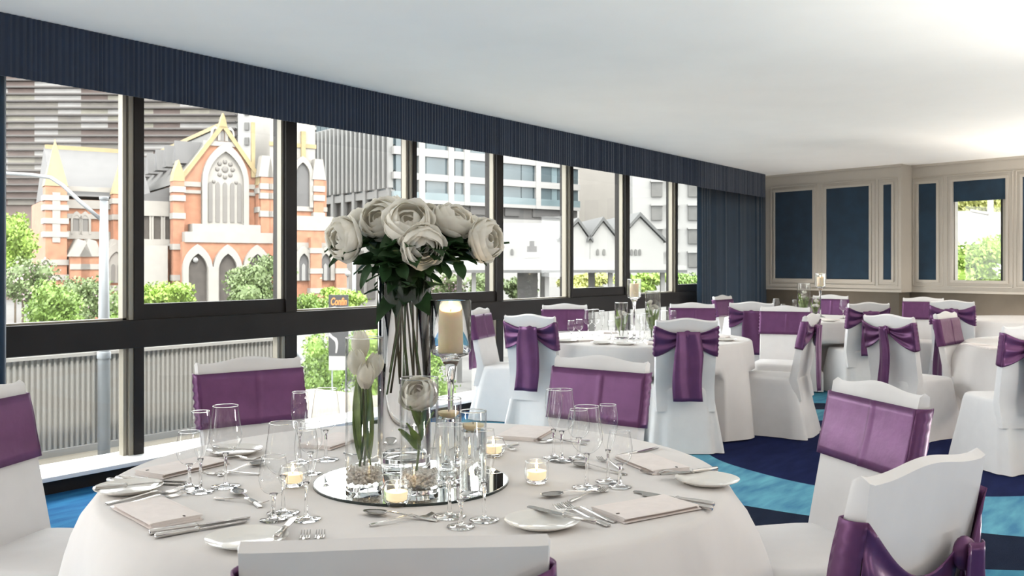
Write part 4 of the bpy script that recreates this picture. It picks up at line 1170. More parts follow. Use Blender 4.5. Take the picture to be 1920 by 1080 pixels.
lamp = thing('street_lamp', 'grey street lamp post with curved arm in front of the church', 'street lamp', (lp.x, lp.y, GZ))
top = hz(375, 8.05) - GZ
MB().tube([(0, 0, 0), (0, 0, hz(672, 8.05) - GZ), (0, 0, top)], [.055, .05, .032], 16).build('pole', 'galvanised', lamp, smooth=True)
MB().lathe([(.057, 0), (.057, .05), (.05, .06)], 16, (0, 0, hz(672, 8.05) - GZ)).build('collar', 'galvanised', lamp, smooth=True)
arm = [EX(190, 412, 8.05), EX(150, 378, 8.1), EX(118, 348, 8.15), EX(95, 333, 8.2), EX(60, 328, 8.3), EX(10, 325, 8.4), EX(-60, 322, 8.5)]
MB().tube([a - Vector((lp.x, lp.y, GZ)) for a in arm], .017, 10).build('arm', 'galvanised', lamp, smooth=True)
MB().lathe([(.036, 0), (.04, .02), (.036, .03)], 16, (0, 0, top), cap1=True).build('cap', 'galvanised', lamp, smooth=True)

# ---------- church
CZ0 = 100.0; CX0 = (415 - 960) / FPX * CZ0; CA = radians(33)
co = W(CX0, CZ0, GZ); crv = W(cos(CA), sin(CA)); crz = atan2(crv.y, crv.x)
chu = thing('church', 'red brick gothic church with white stone bands and a tall traceried window', 'church', co, crz)
def cs(px, b=0.0):
    t = (px - 960) / FPX
    return (t*(CZ0 + cos(CA)*b) - CX0 + sin(CA)*b) / (cos(CA) - t*sin(CA))
def cz(py, s=0.0, b=0.0):
    return hz(py, CZ0 + sin(CA)*s + cos(CA)*b) - GZ
def arch_pts(xc, hw, z0, zs, n=7):
    """pointed arch outline, from left foot round to right foot; zs = springing height"""
    r = 2*hw; pts = [(xc - hw, z0), (xc - hw, zs)]
    for i in range(1, n+1):
        a = pi - (pi/3)*i/n; pts.append((xc + hw + r*cos(a), zs + r*sin(a)))
    for i in range(n-1, -1, -1):
        a = (pi/3)*i/n; pts.append((xc - hw + r*cos(a), zs + r*sin(a)))
    pts.append((xc + hw, z0)); return pts
def arch_ring(mb, xc, hw, z0, zs, w, y0, y1):
    """stone surround of a pointed arch"""
    a = arch_pts(xc, hw, z0, zs); b = [(xc + (x - xc)*(hw + w)/hw, z0 if i in (0, len(a)-1) else zs + (z - zs)*(hw + w)/hw) for i, (x, z) in enumerate(a)]
    n = len(a)
    vs = [(x, y0, z) for x, z in a] + [(x, y0, z) for x, z in b] + [(x, y1, z) for x, z in a] + [(x, y1, z) for x, z in b]
    fs = []
    for i in range(n-1):
        fs += [(i, i+1, n+i+1, n+i), (n+i, n+i+1, 3*n+i+1, 3*n+i), (i+1, i, 2*n+i, 2*n+i+1)]
    return mb.add(vs, fs)
sL, sR = cs(338), cs(492); sm = (sL + sR)/2
ze, zp = cz(335), cz(228)
MB().prism([(sL, 0), (sR, 0), (sR, ze), (sm, zp - .3), (sL, ze)], 'y', 0, 1.0).build('gable_wall', 'brick', chu)
for (a, b, c, d) in ((sL - .5, ze - .6, sm, zp), (sR + .5, ze - .6, sm, zp)):
    MB().prism([(a, b), (c, d), (c, d - .75), (a, b - .75)], 'y', -.35, .3).build('gable_coping', 'stone_yellow', chu)
MB().prism([(sm - .45, zp - .6), (sm + .45, zp - .6), (sm + .2, zp + .4), (sm, zp + .9), (sm - .2, zp + .4)], 'y', -.4, .2).build('finial', 'stone_yellow', chu)
z1 = cz(270)
MB().box((sm - 2.0, -.2, z1 - .25), (sm + 2.0, 0, z1 + .25)).build('stone_band', 'stone_white', chu)
b = MB()
for k in (-.8, 0, .8): arch_ring(b, sm + k, .26, z1 + .3, z1 + 1.1, .18, -.25, 0)
b.build('top_arcade', 'stone_white', chu)
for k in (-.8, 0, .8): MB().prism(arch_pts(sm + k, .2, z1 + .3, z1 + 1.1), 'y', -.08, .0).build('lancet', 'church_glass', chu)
# great window
wc = cs(421); whw = (cs(455) - cs(387))/2; wz0, wzs = cz(423), cz(343)
b = MB(); arch_ring(b, wc, whw, wz0, wzs, .55, -.55, 0.0); b.build('great_window_surround', 'stone_white', chu)
gw = MB().prism(arch_pts(wc, whw, wz0, wzs), 'y', -.15, -.02).build('great_window', 'stone_white', chu)
for k in range(5):
    xx = wc - whw*.8 + whw*.4*k
    MB().prism(arch_pts(xx, whw*.115, wz0 + .35, wzs - .3, 4), 'y', -.24, -.15).build('lancet_pane', 'church_glass', gw)
for k in range(8):
    a = 2*pi*k/8; zc = wzs + whw*.75
    MB().ball((wc + whw*.42*cos(a), -.2, zc + whw*.42*sin(a)), (.24, .1, .24), 8, 6).build('rosette_pane', 'church_glass', gw)
MB().ball((wc, -.2, wzs + whw*.75), (.36, .1, .36), 8, 6).build('rosette_pane', 'church_glass', gw)
for k in (-1, 1): MB().ball((wc + whw*.62*k, -.2, wzs + .1), (.2, .1, .2), 8, 6).build('rosette_pane', 'church_glass', gw)
# bands, buttresses
for py, hgt in ((348, .5), (362, .35)):
    MB().box((sL, -.22, cz(py) - hgt/2), (wc - whw - .6, 0, cz(py) + hgt/2)).build('stone_band', 'stone_white', chu)
    MB().box((wc + whw + .6, -.22, cz(py) - hgt/2), (sR, 0, cz(py) + hgt/2)).build('stone_band', 'stone_white', chu)
def buttress(px, w, py_top, pys, d=1.2, yellow=True):
    xb_ = cs(px)
    MB().box((xb_ - w/2, -d, 0), (xb_ + w/2, .2, cz(py_top))).build('buttress', 'brick', chu)
    MB().prism([(xb_ - w*.55, cz(py_top)), (xb_ + w*.55, cz(py_top)), (xb_ + w*.4, cz(py_top) + 1.0), (xb_, cz(py_top) + 2.2), (xb_ - w*.4, cz(py_top) + 1.0)], 'y', -d - .05, .2).build('pinnacle', 'stone_yellow' if yellow else 'stone_white', chu)
    for py in pys:
        MB().box((xb_ - w*.6, -d - .18, cz(py) - .30), (xb_ + w*.6, 0, cz(py) + .30)).build('stone_quoin', 'stone_white', chu)
buttress(330, 1.1, 345, (360, 376, 408, 464, 520))
buttress(487, 1.1, 345, (356, 392, 470, 500))
# white balcony band and porch
MB().box((cs(352), -2.0, cz(440)), (cs(478), -.1, cz(422))).build('porch_parapet', 'stone_white', chu)
MB().box((cs(336), -2.4, cz(456)), (cs(498), -.1, cz(437))).build('porch_cornice', 'stone_white', chu)
MB().box((cs(332), -2.2, 0), (cs(500), -.1, cz(455))).build('porch_wall', 'brick', chu)
for px in (369, 425, 480):
    xx = cs(px, -2.2); hw_ = .95; zs = cz(505)
    b = MB(); arch_ring(b, xx, hw_, 0, zs, .55, -2.75, -2.2); b.build('porch_arch', 'stone_white', chu)
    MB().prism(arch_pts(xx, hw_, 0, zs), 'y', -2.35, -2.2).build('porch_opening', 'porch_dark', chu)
MB().ball((cs(366, -2.5), -2.6, cz(488)), .28, 10, 8).build('porch_lantern', 'render_white', chu)
for px in (397, 452):
    xx = cs(px, -2.3); MB().box((xx - .5, -2.9, 0), (xx + .5, -2.2, cz(500))).build('porch_pier', 'stone_white', chu)
# nave roof with dormers
NB = 30.0
MB().prism([(sL - .4, ze - .7), (sm, zp - .5), (sR + .4, ze - .7), (sm, ze - .2)], 'y', .3, NB).build('nave_roof', 'slate', chu)
MB().box((sm - .25, .3, zp - .55), (sm + .25, NB, zp - .1)).build('ridge', 'stone_yellow', chu)
MB().box((sL, .5, 0), (sR, NB, ze - .6)).build('nave_wall', 'brick', chu)
for k in range(5):
    yb = 4.0 + 4.6*k; xs_ = sL + (sm - sL)*.42; zz = ze - .7 + (zp - ze + .2)*.42
    d_ = MB().prism([(yb - 1.0, zz - .2), (yb + 1.0, zz - .2), (yb, zz + 2.3)], 'x', xs_ - 1.5, xs_ + 1.4).build('dormer', 'slate_light', chu)
# aisle along the nave: light roof, white frieze, arcade
ax = sL - 5.2
MB().prism([(sL, cz(352)), (sL, cz(352) + .2), (ax, cz(384) + .2), (ax, cz(384))], 'y', 1.5, 26).build('aisle_roof', 'slate_light', chu)
MB().prism([(sL, cz(384)), (sL, cz(352)), (ax, cz(384))], 'y', 1.3, 1.6).build('aisle_gable', 'slate_light', chu)
MB().box((ax - .2, 1.2, 0), (sL, 26, cz(384))).build('aisle_wall', 'brick', chu)
MB().box((ax - .3, .8, cz(392) - .9), (sL, 1.3, cz(384) + .2)).build('stone_frieze', 'stone_white', chu)
for k in range(4):
    xx = sL - .95 - 1.15*k
    b = MB(); arch_ring(b, xx, .36, cz(450), cz(412), .2, .9, 1.2); b.build('arcade_arch', 'stone_white', chu)
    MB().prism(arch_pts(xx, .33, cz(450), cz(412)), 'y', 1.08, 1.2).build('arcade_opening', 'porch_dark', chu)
MB().box((ax - .2, .7, cz(462)), (sL, 1.2, cz(450))).build('stone_band', 'stone_white', chu)
MB().box((ax + .4, -.6, 0), (sL - 1.4, 1.2, cz(462))).build('stone_apse', 'stone_white', chu)
# transept on the left with turrets
ta, tb, ty = cs(88, 6), cs(238, 6), 6.0
MB().box((ta, ty, 0), (tb, ty + 14, cz(372, ta, ty))).build('transept_wall', 'brick', chu)
MB().prism([(ty - .4, cz(366, ta, ty)), (ty + 7, cz(262, ta, ty)), (ty + 14.4, cz(366, ta, ty))], 'x', ta + .5, tb + 2.5).build('transept_roof', 'slate_light', chu)
MB().box((ta + .6, ty + 6.8, cz(262, ta, ty) - .2), (tb + 2.5, ty + 7.2, cz(262, ta, ty) + .3)).build('ridge', 'stone_yellow', chu)
def turret(px, w, py_top, py_spire, pys, b, m='stone_yellow'):
    xx = cs(px, b); s_ = xx
    MB().box((xx - w/2, b - w/2, 0), (xx + w/2, b + w/2, cz(py_top, s_, b))).build('turret', 'brick', chu)
    z = cz(py_top, s_, b); zt = cz(py_spire, s_, b)
    MB().add([(xx - w*.55, b - w*.55, z), (xx + w*.55, b - w*.55, z), (xx + w*.55, b + w*.55, z), (xx - w*.55, b + w*.55, z), (xx, b, zt)], [(0, 1, 4), (1, 2, 4), (2, 3, 4), (3, 0, 4), (3, 2, 1, 0)]).build('spire', m, chu)
    for py in pys:
        zz = cz(py, s_, b); MB().box((xx - w*.58, b - w*.58, zz - .28), (xx + w*.58, b + w*.58, zz + .28)).build('stone_band', 'stone_white', chu)
    MB().box((xx - w*.18, b - w*.56, cz(py_top + 105, s_, b)), (xx + w*.18, b - w*.5, cz(py_top + 12, s_, b))).build('stone_panel', 'stone_white', chu)
turret(103, 2.0, 350, 260, (372, 390, 415, 440, 492, 520), 5.0)
turret(226, 1.7, 365, 295, (378, 408, 470), 4.6)
for py, hgt in ((352, .5), (381, .9), (404, .5), (440, .8), (493, .6)):
    MB().box((ta, ty - .25, cz(py, ta, ty) - hgt/2), (tb, ty, cz(py, ta, ty) + hgt/2)).build('stone_band', 'stone_white', chu)
for px in (143, 159):
    xx = cs(px, ty)
    b = MB(); arch_ring(b, xx, .34, cz(438, ta, ty), cz(412, ta, ty), .22, ty - .3, ty); b.build('lancet_surround', 'stone_white', chu)
    MB().prism(arch_pts(xx, .3, cz(438, ta, ty), cz(412, ta, ty)), 'y', ty - .1, ty).build('lancet', 'church_glass', chu)
# gabled porches under the transept
for px, py in ((150, 448), (170, 448), (216, 448)):
    xx = cs(px, 3.0); z = cz(py, xx, 3)
    MB().box((xx - .9, 3.0, 0), (xx + .9, 6.0, z - 1.6)).build('side_buttress', 'brick', chu)
    MB().prism([(xx - 1.1, z - 1.8), (xx + 1.1, z - 1.8), (xx + .5, z - .2), (xx - .2, z)], 'y', 2.8, 6.0).build('weathering', 'stone_white', chu)
    for q in (500, 540): MB().box((xx - .95, 2.85, cz(q, xx, 3) - .28), (xx + .95, 3.0, cz(q, xx, 3) + .28)).build('stone_band', 'stone_white', chu)
xx = cs(217, 2.9); b = MB(); arch_ring(b, xx, .75, cz(530, xx, 3), cz(495, xx, 3), .5, 2.5, 2.9); b.build('window_surround', 'stone_white', chu)
MB().prism(arch_pts(xx, .7, cz(530, xx, 3), cz(495, xx, 3)), 'y', 2.7, 2.85).build('window_tracery', 'stone_white', chu)
for k in (-.3, .3): MB().prism(arch_pts(xx + k, .17, cz(530, xx, 3) + .1, cz(500, xx, 3)), 'y', 2.6, 2.7).build('lancet', 'church_glass', chu)
# bell tower on the right
t0, t1 = cs(496), cs(606)
MB().box((t0, -1.0, 0), (t1, 5.0, cz(330))).build('tower_base', 'brick', chu)
MB().box((t0 + .4, -.6, cz(330)), (t1 - 1.2, 4.6, cz(120))).build('tower_top', 'stone_white', chu)
for px in (497, 513, 596):
    xx = cs(px, -1.3)
    MB().box((xx - .55, -1.6, 0), (xx + .55, -.6, cz(330))).build('tower_buttress', 'brick', chu)
    MB().prism([(xx - .8, cz(330)), (xx + .8, cz(330)), (xx + .45, cz(290)), (xx - .45, cz(290))], 'y', -1.7, -.5).build('tower_offset', 'stone_white', chu)
    for py in (348, 366, 400, 442, 470): MB().box((xx - .68, -1.75, cz(py) - .32), (xx + .68, -.6, cz(py) + .32)).build('stone_quoin', 'stone_white', chu)
xx = cs(566, -1.1); b = MB(); arch_ring(b, xx, .8, cz(385), cz(322), .4, -1.5, -1.0); b.build('tower_window_surround', 'stone_white', chu)
MB().prism(arch_pts(xx, .75, cz(385), cz(322)), 'y', -1.2, -1.05).build('tower_window', 'slate_light', chu)
MB().box((t0, -1.25, cz(392)), (t1, -1.0, cz(383))).build('stone_band', 'stone_white', chu)
MB().box((t0, -1.2, cz(412)), (t1, -1.0, cz(406))).build('stone_band', 'stone_white', chu)
for px, w_ in ((470, .4), (505, .4), (520, .35)):
    MB().box((cs(px), -.3, cz(330)), (cs(px) + w_, 0, cz(225))).build('tower_strip', 'stone_yellow', chu)
MB().box((t0 + .3, -.72, cz(268)), (t1 - 1.1, -.6, cz(260))).build('stone_band', 'stone_yellow', chu)
MB().box((cs(560), -.9, cz(330)), (cs(560) + .5, -.6, cz(236))).build('tower_strip', 'stone_yellow', chu)
# low chapel right of the tower
u0, u1 = cs(556, -5), cs(648, -5)
MB().box((u0, -5.0, 0), (u1, -1.0, cz(432))).build('chapel_wall', 'brick', chu)
MB().box((u0, -5.2, cz(470)), (u1, -5.0, cz(455))).build('stone_band', 'stone_white', chu)
MB().box((u0, -5.2, cz(512)), (u1, -5.0, cz(505))).build('stone_band', 'stone_white', chu)
MB().prism([(u0, cz(432)), (u1 + .5, cz(432)), (u1 - 1.5, cz(405)), (u0, cz(405))], 'y', -5.1, -1).build('chapel_roof', 'stone_white', chu)
for px in (568, 609):
    xx = cs(px, -5.2)
    b = MB(); arch_ring(b, xx, .55, cz(526), cz(492), .45, -5.6, -5.0); b.build('window_surround', 'stone_white', chu)
    MB().prism(arch_pts(xx, .5, cz(526), cz(492)), 'y', -5.3, -5.05).build('window_tracery', 'slate_light', chu)
    MB().prism(arch_pts(xx, .2, cz(526), cz(500)), 'y', -5.4, -5.3).build('lancet', 'render_white', chu)
for px in (590, 637):
    xx = cs(px, -5.4); MB().box((xx - .6, -5.9, 0), (xx + .6, -5.0, cz(445))).build('buttress', 'brick', chu)
    for py in (470, 508, 545): MB().box((xx - .7, -6.0, cz(py) - .28), (xx + .7, -5, cz(py) + .28)).build('stone_quoin', 'stone_white', chu)

# ---------- buildings parallel or skewed to the view; local x right, y away, z up from street level
def block(name, label, px0, px1, py_top, Z, depth, m, turn=0.0):
    w = (px1 - px0) / FPX * Z; c = W(((px0 + px1)/2 - 960) / FPX * Z, Z, GZ); rv = W(cos(turn), sin(turn))
    t = thing(name, label, 'building', c, atan2(rv.y, rv.x))
    h = hz(py_top, Z) - GZ
    MB().box((-w/2, 0, 0), (w/2, depth, h)).build('wall', m, t)
    return t, w, h
def bx_(t, Z, px0, py0, px1, py1, pxc, y0, y1, name, m, par=None):
    k = Z / FPX
    return MB().box(((px0 - pxc)*k, y0, hz(py1, Z) - GZ), ((px1 - pxc)*k, y1, hz(py0, Z) - GZ)).build(name, m, par or t)
# dark slatted tower
Z = 160.0
t, w, h = block('office_tower', 'dark slatted office tower rising behind the church', -60, 446, 60, Z, 30, 'tower_c'); pc = (446 - 60) / 2
rr = random.Random(4)
cols = [-60, -20, 18, 68, 112, 155, 205, 240, 290, 340, 395, 446]
for r_ in range(24):
    py = 75 + 12*r_*1.08
    for c in range(len(cols) - 1):
        lit = (py < 320)  # upper rows have pale mixed panels, lower rows mostly dark brown ones
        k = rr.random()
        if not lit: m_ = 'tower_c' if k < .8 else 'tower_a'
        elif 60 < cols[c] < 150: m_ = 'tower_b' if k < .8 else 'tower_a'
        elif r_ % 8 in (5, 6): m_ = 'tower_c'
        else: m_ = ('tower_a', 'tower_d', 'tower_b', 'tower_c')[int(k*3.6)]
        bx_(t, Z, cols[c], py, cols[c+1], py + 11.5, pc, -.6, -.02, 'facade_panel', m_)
for r_ in range(24):
    py = 75 + 12*r_*1.08; bx_(t, Z, -60, py - 1.6, 446, py + 1.6, pc, -1.6, -.6, 'sun_slat', 'tower_slat')
# pale apartment tower behind the gable
Z = 150.0
t, w, h = block('apartment_tower', 'pale apartment tower with small dark windows behind the church gable', 446, 540, 100, Z, 20, 'render_white'); pc = 493
for r_ in range(6):
    for c in range(4): bx_(t, Z, 459 + 24*c, 118 + 28*r_, 467 + 24*c, 132 + 28*r_, pc, -.25, 0, 'window', 'window_grey')
# glass office block: corner towards the viewer
Z = 120.0; xc = (740 - 960) / FPX * Z; A_ = math.atan2(.612, .789)
rv = W(cos(A_), sin(A_)); ob = thing('glass_office', 'glass office block with white fins and blue window bands', 'building', W(xc, Z, GZ), atan2(rv.y, rv.x))
def oz(py): return hz(py, Z) - GZ
def os_(px):        # along the right face
    t_ = (px - 960)/FPX; return (t_*Z - xc) / (cos(A_) - t_*sin(A_))
def ol(px):         # along the left face (distance back)
    t_ = (px - 960)/FPX; return (t_*Z - xc) / (-sin(A_) - t_*cos(A_))
Lr, Ll = os_(1085), ol(592)
MB().box((0, .3, 0), (Lr, 14, oz(402))).build('podium', 'render_white', ob)
MB().box((.3, .3, oz(402)), (Lr, Ll, oz(150))).build('core', 'office_recess', ob)
for py0, py1 in ((170, 215), (232, 274), (289, 322), (335, 358)):
    k = 0; x = 0.2
    while x < Lr - .5:
        wd = (3.4, 1.2, 4.6, 2.2)[k % 4]; m_ = ('office_glass', 'office_teal', 'office_glass', 'office_glass')[k % 4]
        x2 = min(x + wd, Lr); MB().box((x, 0, oz(py1)), (x2 - .12, .28, oz(py0))).build('window', m_, ob); x = x2; k += 1
    y = .4
    while y < Ll - .5:
        y2 = min(y + 1.9, Ll); MB().box((0, y, oz(py1 - 4)), (.28, y2 - .2, oz(py0 - 4))).build('window', 'office_glass', ob); y = y2
for py0, py1, m_ in ((215, 232, 'office_teal'), (274, 289, 'render_white'), (322, 335, 'render_white'), (358, 372, 'office_teal'), (372, 379, 'render_white')):
    MB().box((-.3, -.35, oz(py1)), (Lr, .3, oz(py0))).build('spandrel', m_, ob)
    if m_ == 'office_teal': MB().box((-.35, .3, oz(py1 - 3)), (.3, Ll, oz(py0 - 3))).build('spandrel', 'office_fin', ob)
y = .3
while y < Ll:
    MB().box((-.75, y, oz(352)), (-.05, y + .42, oz(215))).build('fin', 'office_fin', ob); y += 1.25
y = .6
while y < Ll:
    MB().box((-.55, y, oz(420)), (-.05, y + .7, oz(352))).build('column', 'office_fin', ob); y += 3.1
for px in (783, 838, 868, 1002): MB().box((os_(px), -.4, oz(379)), (os_(px) + .9, .1, oz(215))).build('pilaster', 'render_white', ob)
for a, b_ in ((770, 845), (883, 935), (948, 975), (1000, 1062)): MB().box((os_(a), .1, oz(396)), (os_(b_), .32, oz(379))).build('recess', 'office_recess', ob)
# louvred tower behind the church tower
Z = 140.0
t, w, h = block('louvred_block', 'grey louvred block squeezed between church tower and glass office', 588, 614, 200, Z, 12, 'window_grey')
for r_ in range(18): bx_(t, Z, 588, 212 + 14*r_, 614, 217 + 14*r_, 601, -.8, -.02, 'louvre', 'tower_b')
# plain beige tower
Z = 170.0
t, w, h = block('beige_tower', 'plain windowless pale tower behind the gabled hall', 1086, 1190, 240, Z, 20, 'render_beige')
# white apartment block with window grid
Z = 130.0
t, w, h = block('apartment_block', 'white apartment block with a grid of grey windows near the curtain', 1186, 1400, 260, Z, 20, 'render_white'); pc = 1293
for py in (298, 342, 386, 430, 474):
    for px in (1222, 1252, 1291, 1330, 1365):
        f = bx_(t, Z, px - 1, py, px + 19, py + 27, pc, -.3, 0, 'window', 'window_grey'); bx_(t, Z, px - 3, py - 3, px + 21, py, pc, -.6, 0, 'window_hood', 'render_white')
# hall with gables
Z = 70.0
gh = thing('gabled_hall', 'white hall with a row of pointed gables behind the canopy', 'building', W((1090 - 960) / FPX * Z, Z, GZ), atan2(W(1, .12).y, W(1, .12).x))
def gs(px): return (px - 1090) * Z / FPX
def gz(py): return hz(py, Z) - GZ
for a, p_, b_, pk in ((1050, 1083, 1107, 418), (1105, 1131, 1161, 416), (1161, 1202, 1248, 407)):
    zb = gz(452)
    MB().prism([(gs(a), 0), (gs(b_), 0), (gs(b_), zb), (gs(p_), gz(pk)), (gs(a), zb)], 'y', 0, .4).build('gable_wall', 'render_white', gh)
    MB().prism([(gs(a) - .2, zb - .1), (gs(p_), gz(pk) + .1), (gs(b_) + .2, zb - .1), (gs(b_) + .2, zb + .15), (gs(p_), gz(pk) + .4), (gs(a) - .2, zb + .15)], 'y', -.25, 12).build('gable_roof', 'roof_grey', gh)
MB().prism([(0, gz(452)), (12, gz(405)), (12, gz(452))], 'x', gs(935), gs(1062)).build('main_roof', 'slate_light', gh)
MB().box((gs(935), 0, 0), (gs(1062), 12, gz(452))).build('main_wall', 'render_white', gh)
for px, py in ((959, 470), (1121, 470), (1133, 470), (1186, 470), (1194, 470), (1202, 470)):
    MB().prism(arch_pts(gs(px), .1, gz(py + 8), gz(py + 1), 4), 'y', -.08, .02).build('window', 'window_grey', gh)
# canopy
Z = 45.0
cn = thing('street_canopy', 'flat white canopy on slim columns with a small stepped cupola', 'canopy', W((1100 - 960) / FPX * Z, Z, GZ), atan2(W(1, .1).y, W(1, .1).x))
def ns(px): return (px - 1100) * Z / FPX
def nz(py): return hz(py, Z) - GZ
MB().prism([(ns(770), nz(508)), (ns(1275), nz(508)), (ns(1275), nz(498)), (ns(1060), nz(484)), (ns(900), nz(488)), (ns(770), nz(498))], 'y', -1.5, 4).build('roof', 'render_white', cn)
MB().box((ns(770), -1.6, nz(511)), (ns(1275), -1.4, nz(506))).build('fascia', 'roof_grey', cn)
for px in (800, 887, 1022, 1141, 1240): MB().box((ns(px) - .1, -.6, 0), (ns(px) + .1, -.4, nz(508))).build('column', 'render_white', cn)
for px, w_ in ((866, .12), (1000, .5), (1034, .2), (1128, .14), (1200, .14)): MB().box((ns(px) - w_, 2.4, 0), (ns(px) + w_, 2.8, nz(508))).build('rear_post', 'window_grey', cn)
for k, (hw_, a, b_) in enumerate(((15, 484, 478), (12, 478, 473), (8, 473, 462), (4, 462, 452))): MB().box((ns(997 - hw_), -.4 + k*.12, nz(a)), (ns(997 + hw_), .6 - k*.12, nz(b_))).build('cupola_step', 'render_white' if k < 2 else 'slate_light', cn)
# low wall and paving kerb behind the canopy
o = thing('garden_wall', 'low white garden wall under the street canopy', 'wall', W((1000 - 960)/FPX*60, 60, GZ), atan2(W(1, .1).y, W(1, .1).x))
MB().box((-9, 0, 0), (12, .4, 3.4)).build('wall_body', 'render_white', o); MB().box((-9, -.1, 3.4), (12, .5, 3.6)).build('coping', 'render_white', o)
# distant pale house fronts filling the street end
Z = 110.0
t, w, h = block('street_house', 'pale street front glimpsed under the bouquet', 642, 960, 440, Z, 10, 'render_white'); pc = 801
for px in (668, 690, 718, 830, 900): bx_(t, Z, px, 470, px + 14, 560, pc, -.25, 0, 'doorway', 'window_grey')

# ---------- foliage
def foliage(name, label, px, py, Z, rx, rz, m, n=1400, seed=1, leafs=.05, cat='shrub', trunk=True, blossom=0, clumps=9):
    """rx, rz in photo pixels"""
    k = Z / FPX; c = EX(px, py, Z); rr = random.Random(seed)
    t = thing(name, label, cat, (c.x, c.y, GZ), 0)
    Rx, Rz = rx*k, rz*k; zc = c.z - GZ
    cl = [(rr.uniform(-.62, .62)*Rx, rr.uniform(-.5, .5)*Rx, zc + rr.uniform(-.6, .62)*Rz, rr.uniform(.30, .55)) for _ in range(clumps + 5)]
    cl.append((0, 0, zc, .62)); n = int(n*2.6)
    def leaves(count, mm, nm, size, out=1.0):
        b = MB(); vs = []; fs = []
        for i in range(count):
            q = cl[rr.randrange(len(cl))]
            a = rr.uniform(0, 6.28); e = rr.uniform(-1, 1); s_ = sqrt(1 - e*e); rad = rr.uniform(.45, 1.08)*q[3]*out
            p = Vector((q[0] + Rx*rad*s_*cos(a), q[1] + Rx*rad*s_*sin(a), q[2] + Rz*rad*e))
            if p.z < .05: p.z = rr.uniform(.05, .4)
            d = Vector((rr.gauss(0, 1), rr.gauss(0, 1), rr.gauss(0, 1))).normalized(); u_ = d.orthogonal().normalized(); v_ = d.cross(u_)
            z_ = size*rr.uniform(.6, 1.3); o_ = len(vs)
            vs += [p - u_*z_, p + v_*z_*.55, p + u_*z_, p - v_*z_*.55]; fs.append((o_, o_+1, o_+2, o_+3))
        return b.add(vs, fs).build(nm, mm, t)
    L_ = leafs*k*72
    leaves(n, m, 'foliage', L_)
    b = MB()
    for q in cl: b.ball((q[0], q[1], q[2]), (Rx*q[3]*.55, Rx*q[3]*.55, Rz*q[3]*.55), 8, 6)
    b.build('inner_foliage', m, t)
    if blossom: leaves(blossom, 'blossom', 'blossoms', L_*.9, 1.05)
    if trunk: MB().tube([(0, 0, 0), (.02*Rx, 0, max(.2, zc - Rz*.4))], [max(.05, Rx*.06), max(.03, Rx*.04)], 8).build('trunk', 'bark', t, smooth=True)
    return t
foliage('tree', 'bright lime green tree at the far left window edge', 28, 455, 40, 42, 62, 'leaf_lime', 1800, 1, cat='tree')
foliage('shrub', 'pink blossoming shrub below the lime tree', 42, 530, 36, 55, 55, 'leaf_olive', 1800, 2, blossom=500)
foliage('shrub', 'broad green shrub left of the street lamp', 95, 580, 32, 62, 55, 'leaf_bush', 2200, 3)
foliage('shrub', 'loose olive shrub behind the street lamp', 160, 575, 38, 62, 58, 'leaf_olive', 1800, 4, blossom=120)
foliage('shrub', 'small green shrub right of the street lamp', 226, 590, 45, 32, 40, 'leaf_bush', 900, 5)
foliage('shrub', 'low yellow green shrub before the church aisle', 318, 560, 55, 62, 34, 'leaf_lime', 1800, 6)
foliage('tree', 'rounded grey green tree before the church porch', 478, 535, 48, 70, 62, 'leaf_olive', 2600, 7, cat='tree')
foliage('shrub', 'green shrub in front of the low chapel', 590, 585, 50, 58, 38, 'leaf_bush', 1500, 8)
foliage('shrub', 'bright shrub beside the black banner', 640, 560, 58, 50, 26, 'leaf_lime', 1200, 9)
foliage('shrub', 'big leafy shrub seen through the lower window beside the white board', 608, 700, 16, 70, 95, 'leaf_bush', 2600, 10, blossom=60)
foliage('shrub', 'leafy shrub behind the tulip vase outside', 700, 690, 19, 70, 90, 'leaf_lime', 2000, 11, blossom=60)
foliage('shrub', 'leafy shrub seen behind the tent', 520, 660, 24, 55, 60, 'leaf_lime', 1200, 18)
foliage('shrub', 'leafy shrub seen under the window rail behind the candle glass', 800, 690, 22, 70, 80, 'leaf_bush', 1500, 19)
foliage('shrub', 'pink flowering shrub right of the tall vase', 838, 535, 50, 42, 30, 'leaf_olive', 1000, 12, blossom=700)
foliage('shrub', 'low green shrub right of the pink flowers', 905, 535, 52, 40, 26, 'leaf_olive', 900, 13)
foliage('shrub', 'yellow green hedge behind the canopy column', 975, 540, 51, 40, 26, 'leaf_olive', 900, 14)
foliage('shrub', 'yellowish hedge under the middle of the canopy', 1085, 533, 57, 60, 22, 'leaf_yellow', 1400, 15)
foliage('shrub', 'green hedge behind the hurricane glass of the second table', 1200, 532, 66, 62, 22, 'leaf_lime', 1400, 16)
foliage('shrub', 'green hedge beside the blue curtain', 1292, 535, 50, 40, 24, 'leaf_bush', 900, 17)
# view from the small far window
foliage('shrub', 'sunlit leafy shrub outside the far wall window', 1835, 495, 24, 75, 48, 'leaf_lime', 2600, 21, leafs=.06)
foliage('tree', 'yellow green tree high outside the far wall window', 1825, 395, 40, 70, 55, 'leaf_yellow', 2200, 22, cat='tree', leafs=.06)
foliage('tree', 'darker tree crown behind the far wall window blind', 1880, 400, 48, 60, 60, 'leaf_olive', 1600, 23, cat='tree', leafs=.06)
o = thing('retaining_wall', 'pale curving road wall outside the far wall window', 'wall', W((1840 - 960)/FPX*34, 34, GZ), TH)
b = MB(); b.grid(lambda u, v: (1.5*sin(2.2*u), -6 + 12*u, (hz(462, 34) - GZ)*(1 - v) + (hz(438, 34) - GZ + .9*sin(3*u))*v), 16, 1); b.build('wall_face', 'render_white', o, solid=.3)
lq = EX(1857, 500, 30); o = thing('utility_pole', 'pale pole outside the far wall window', 'pole', (lq.x, lq.y, GZ))
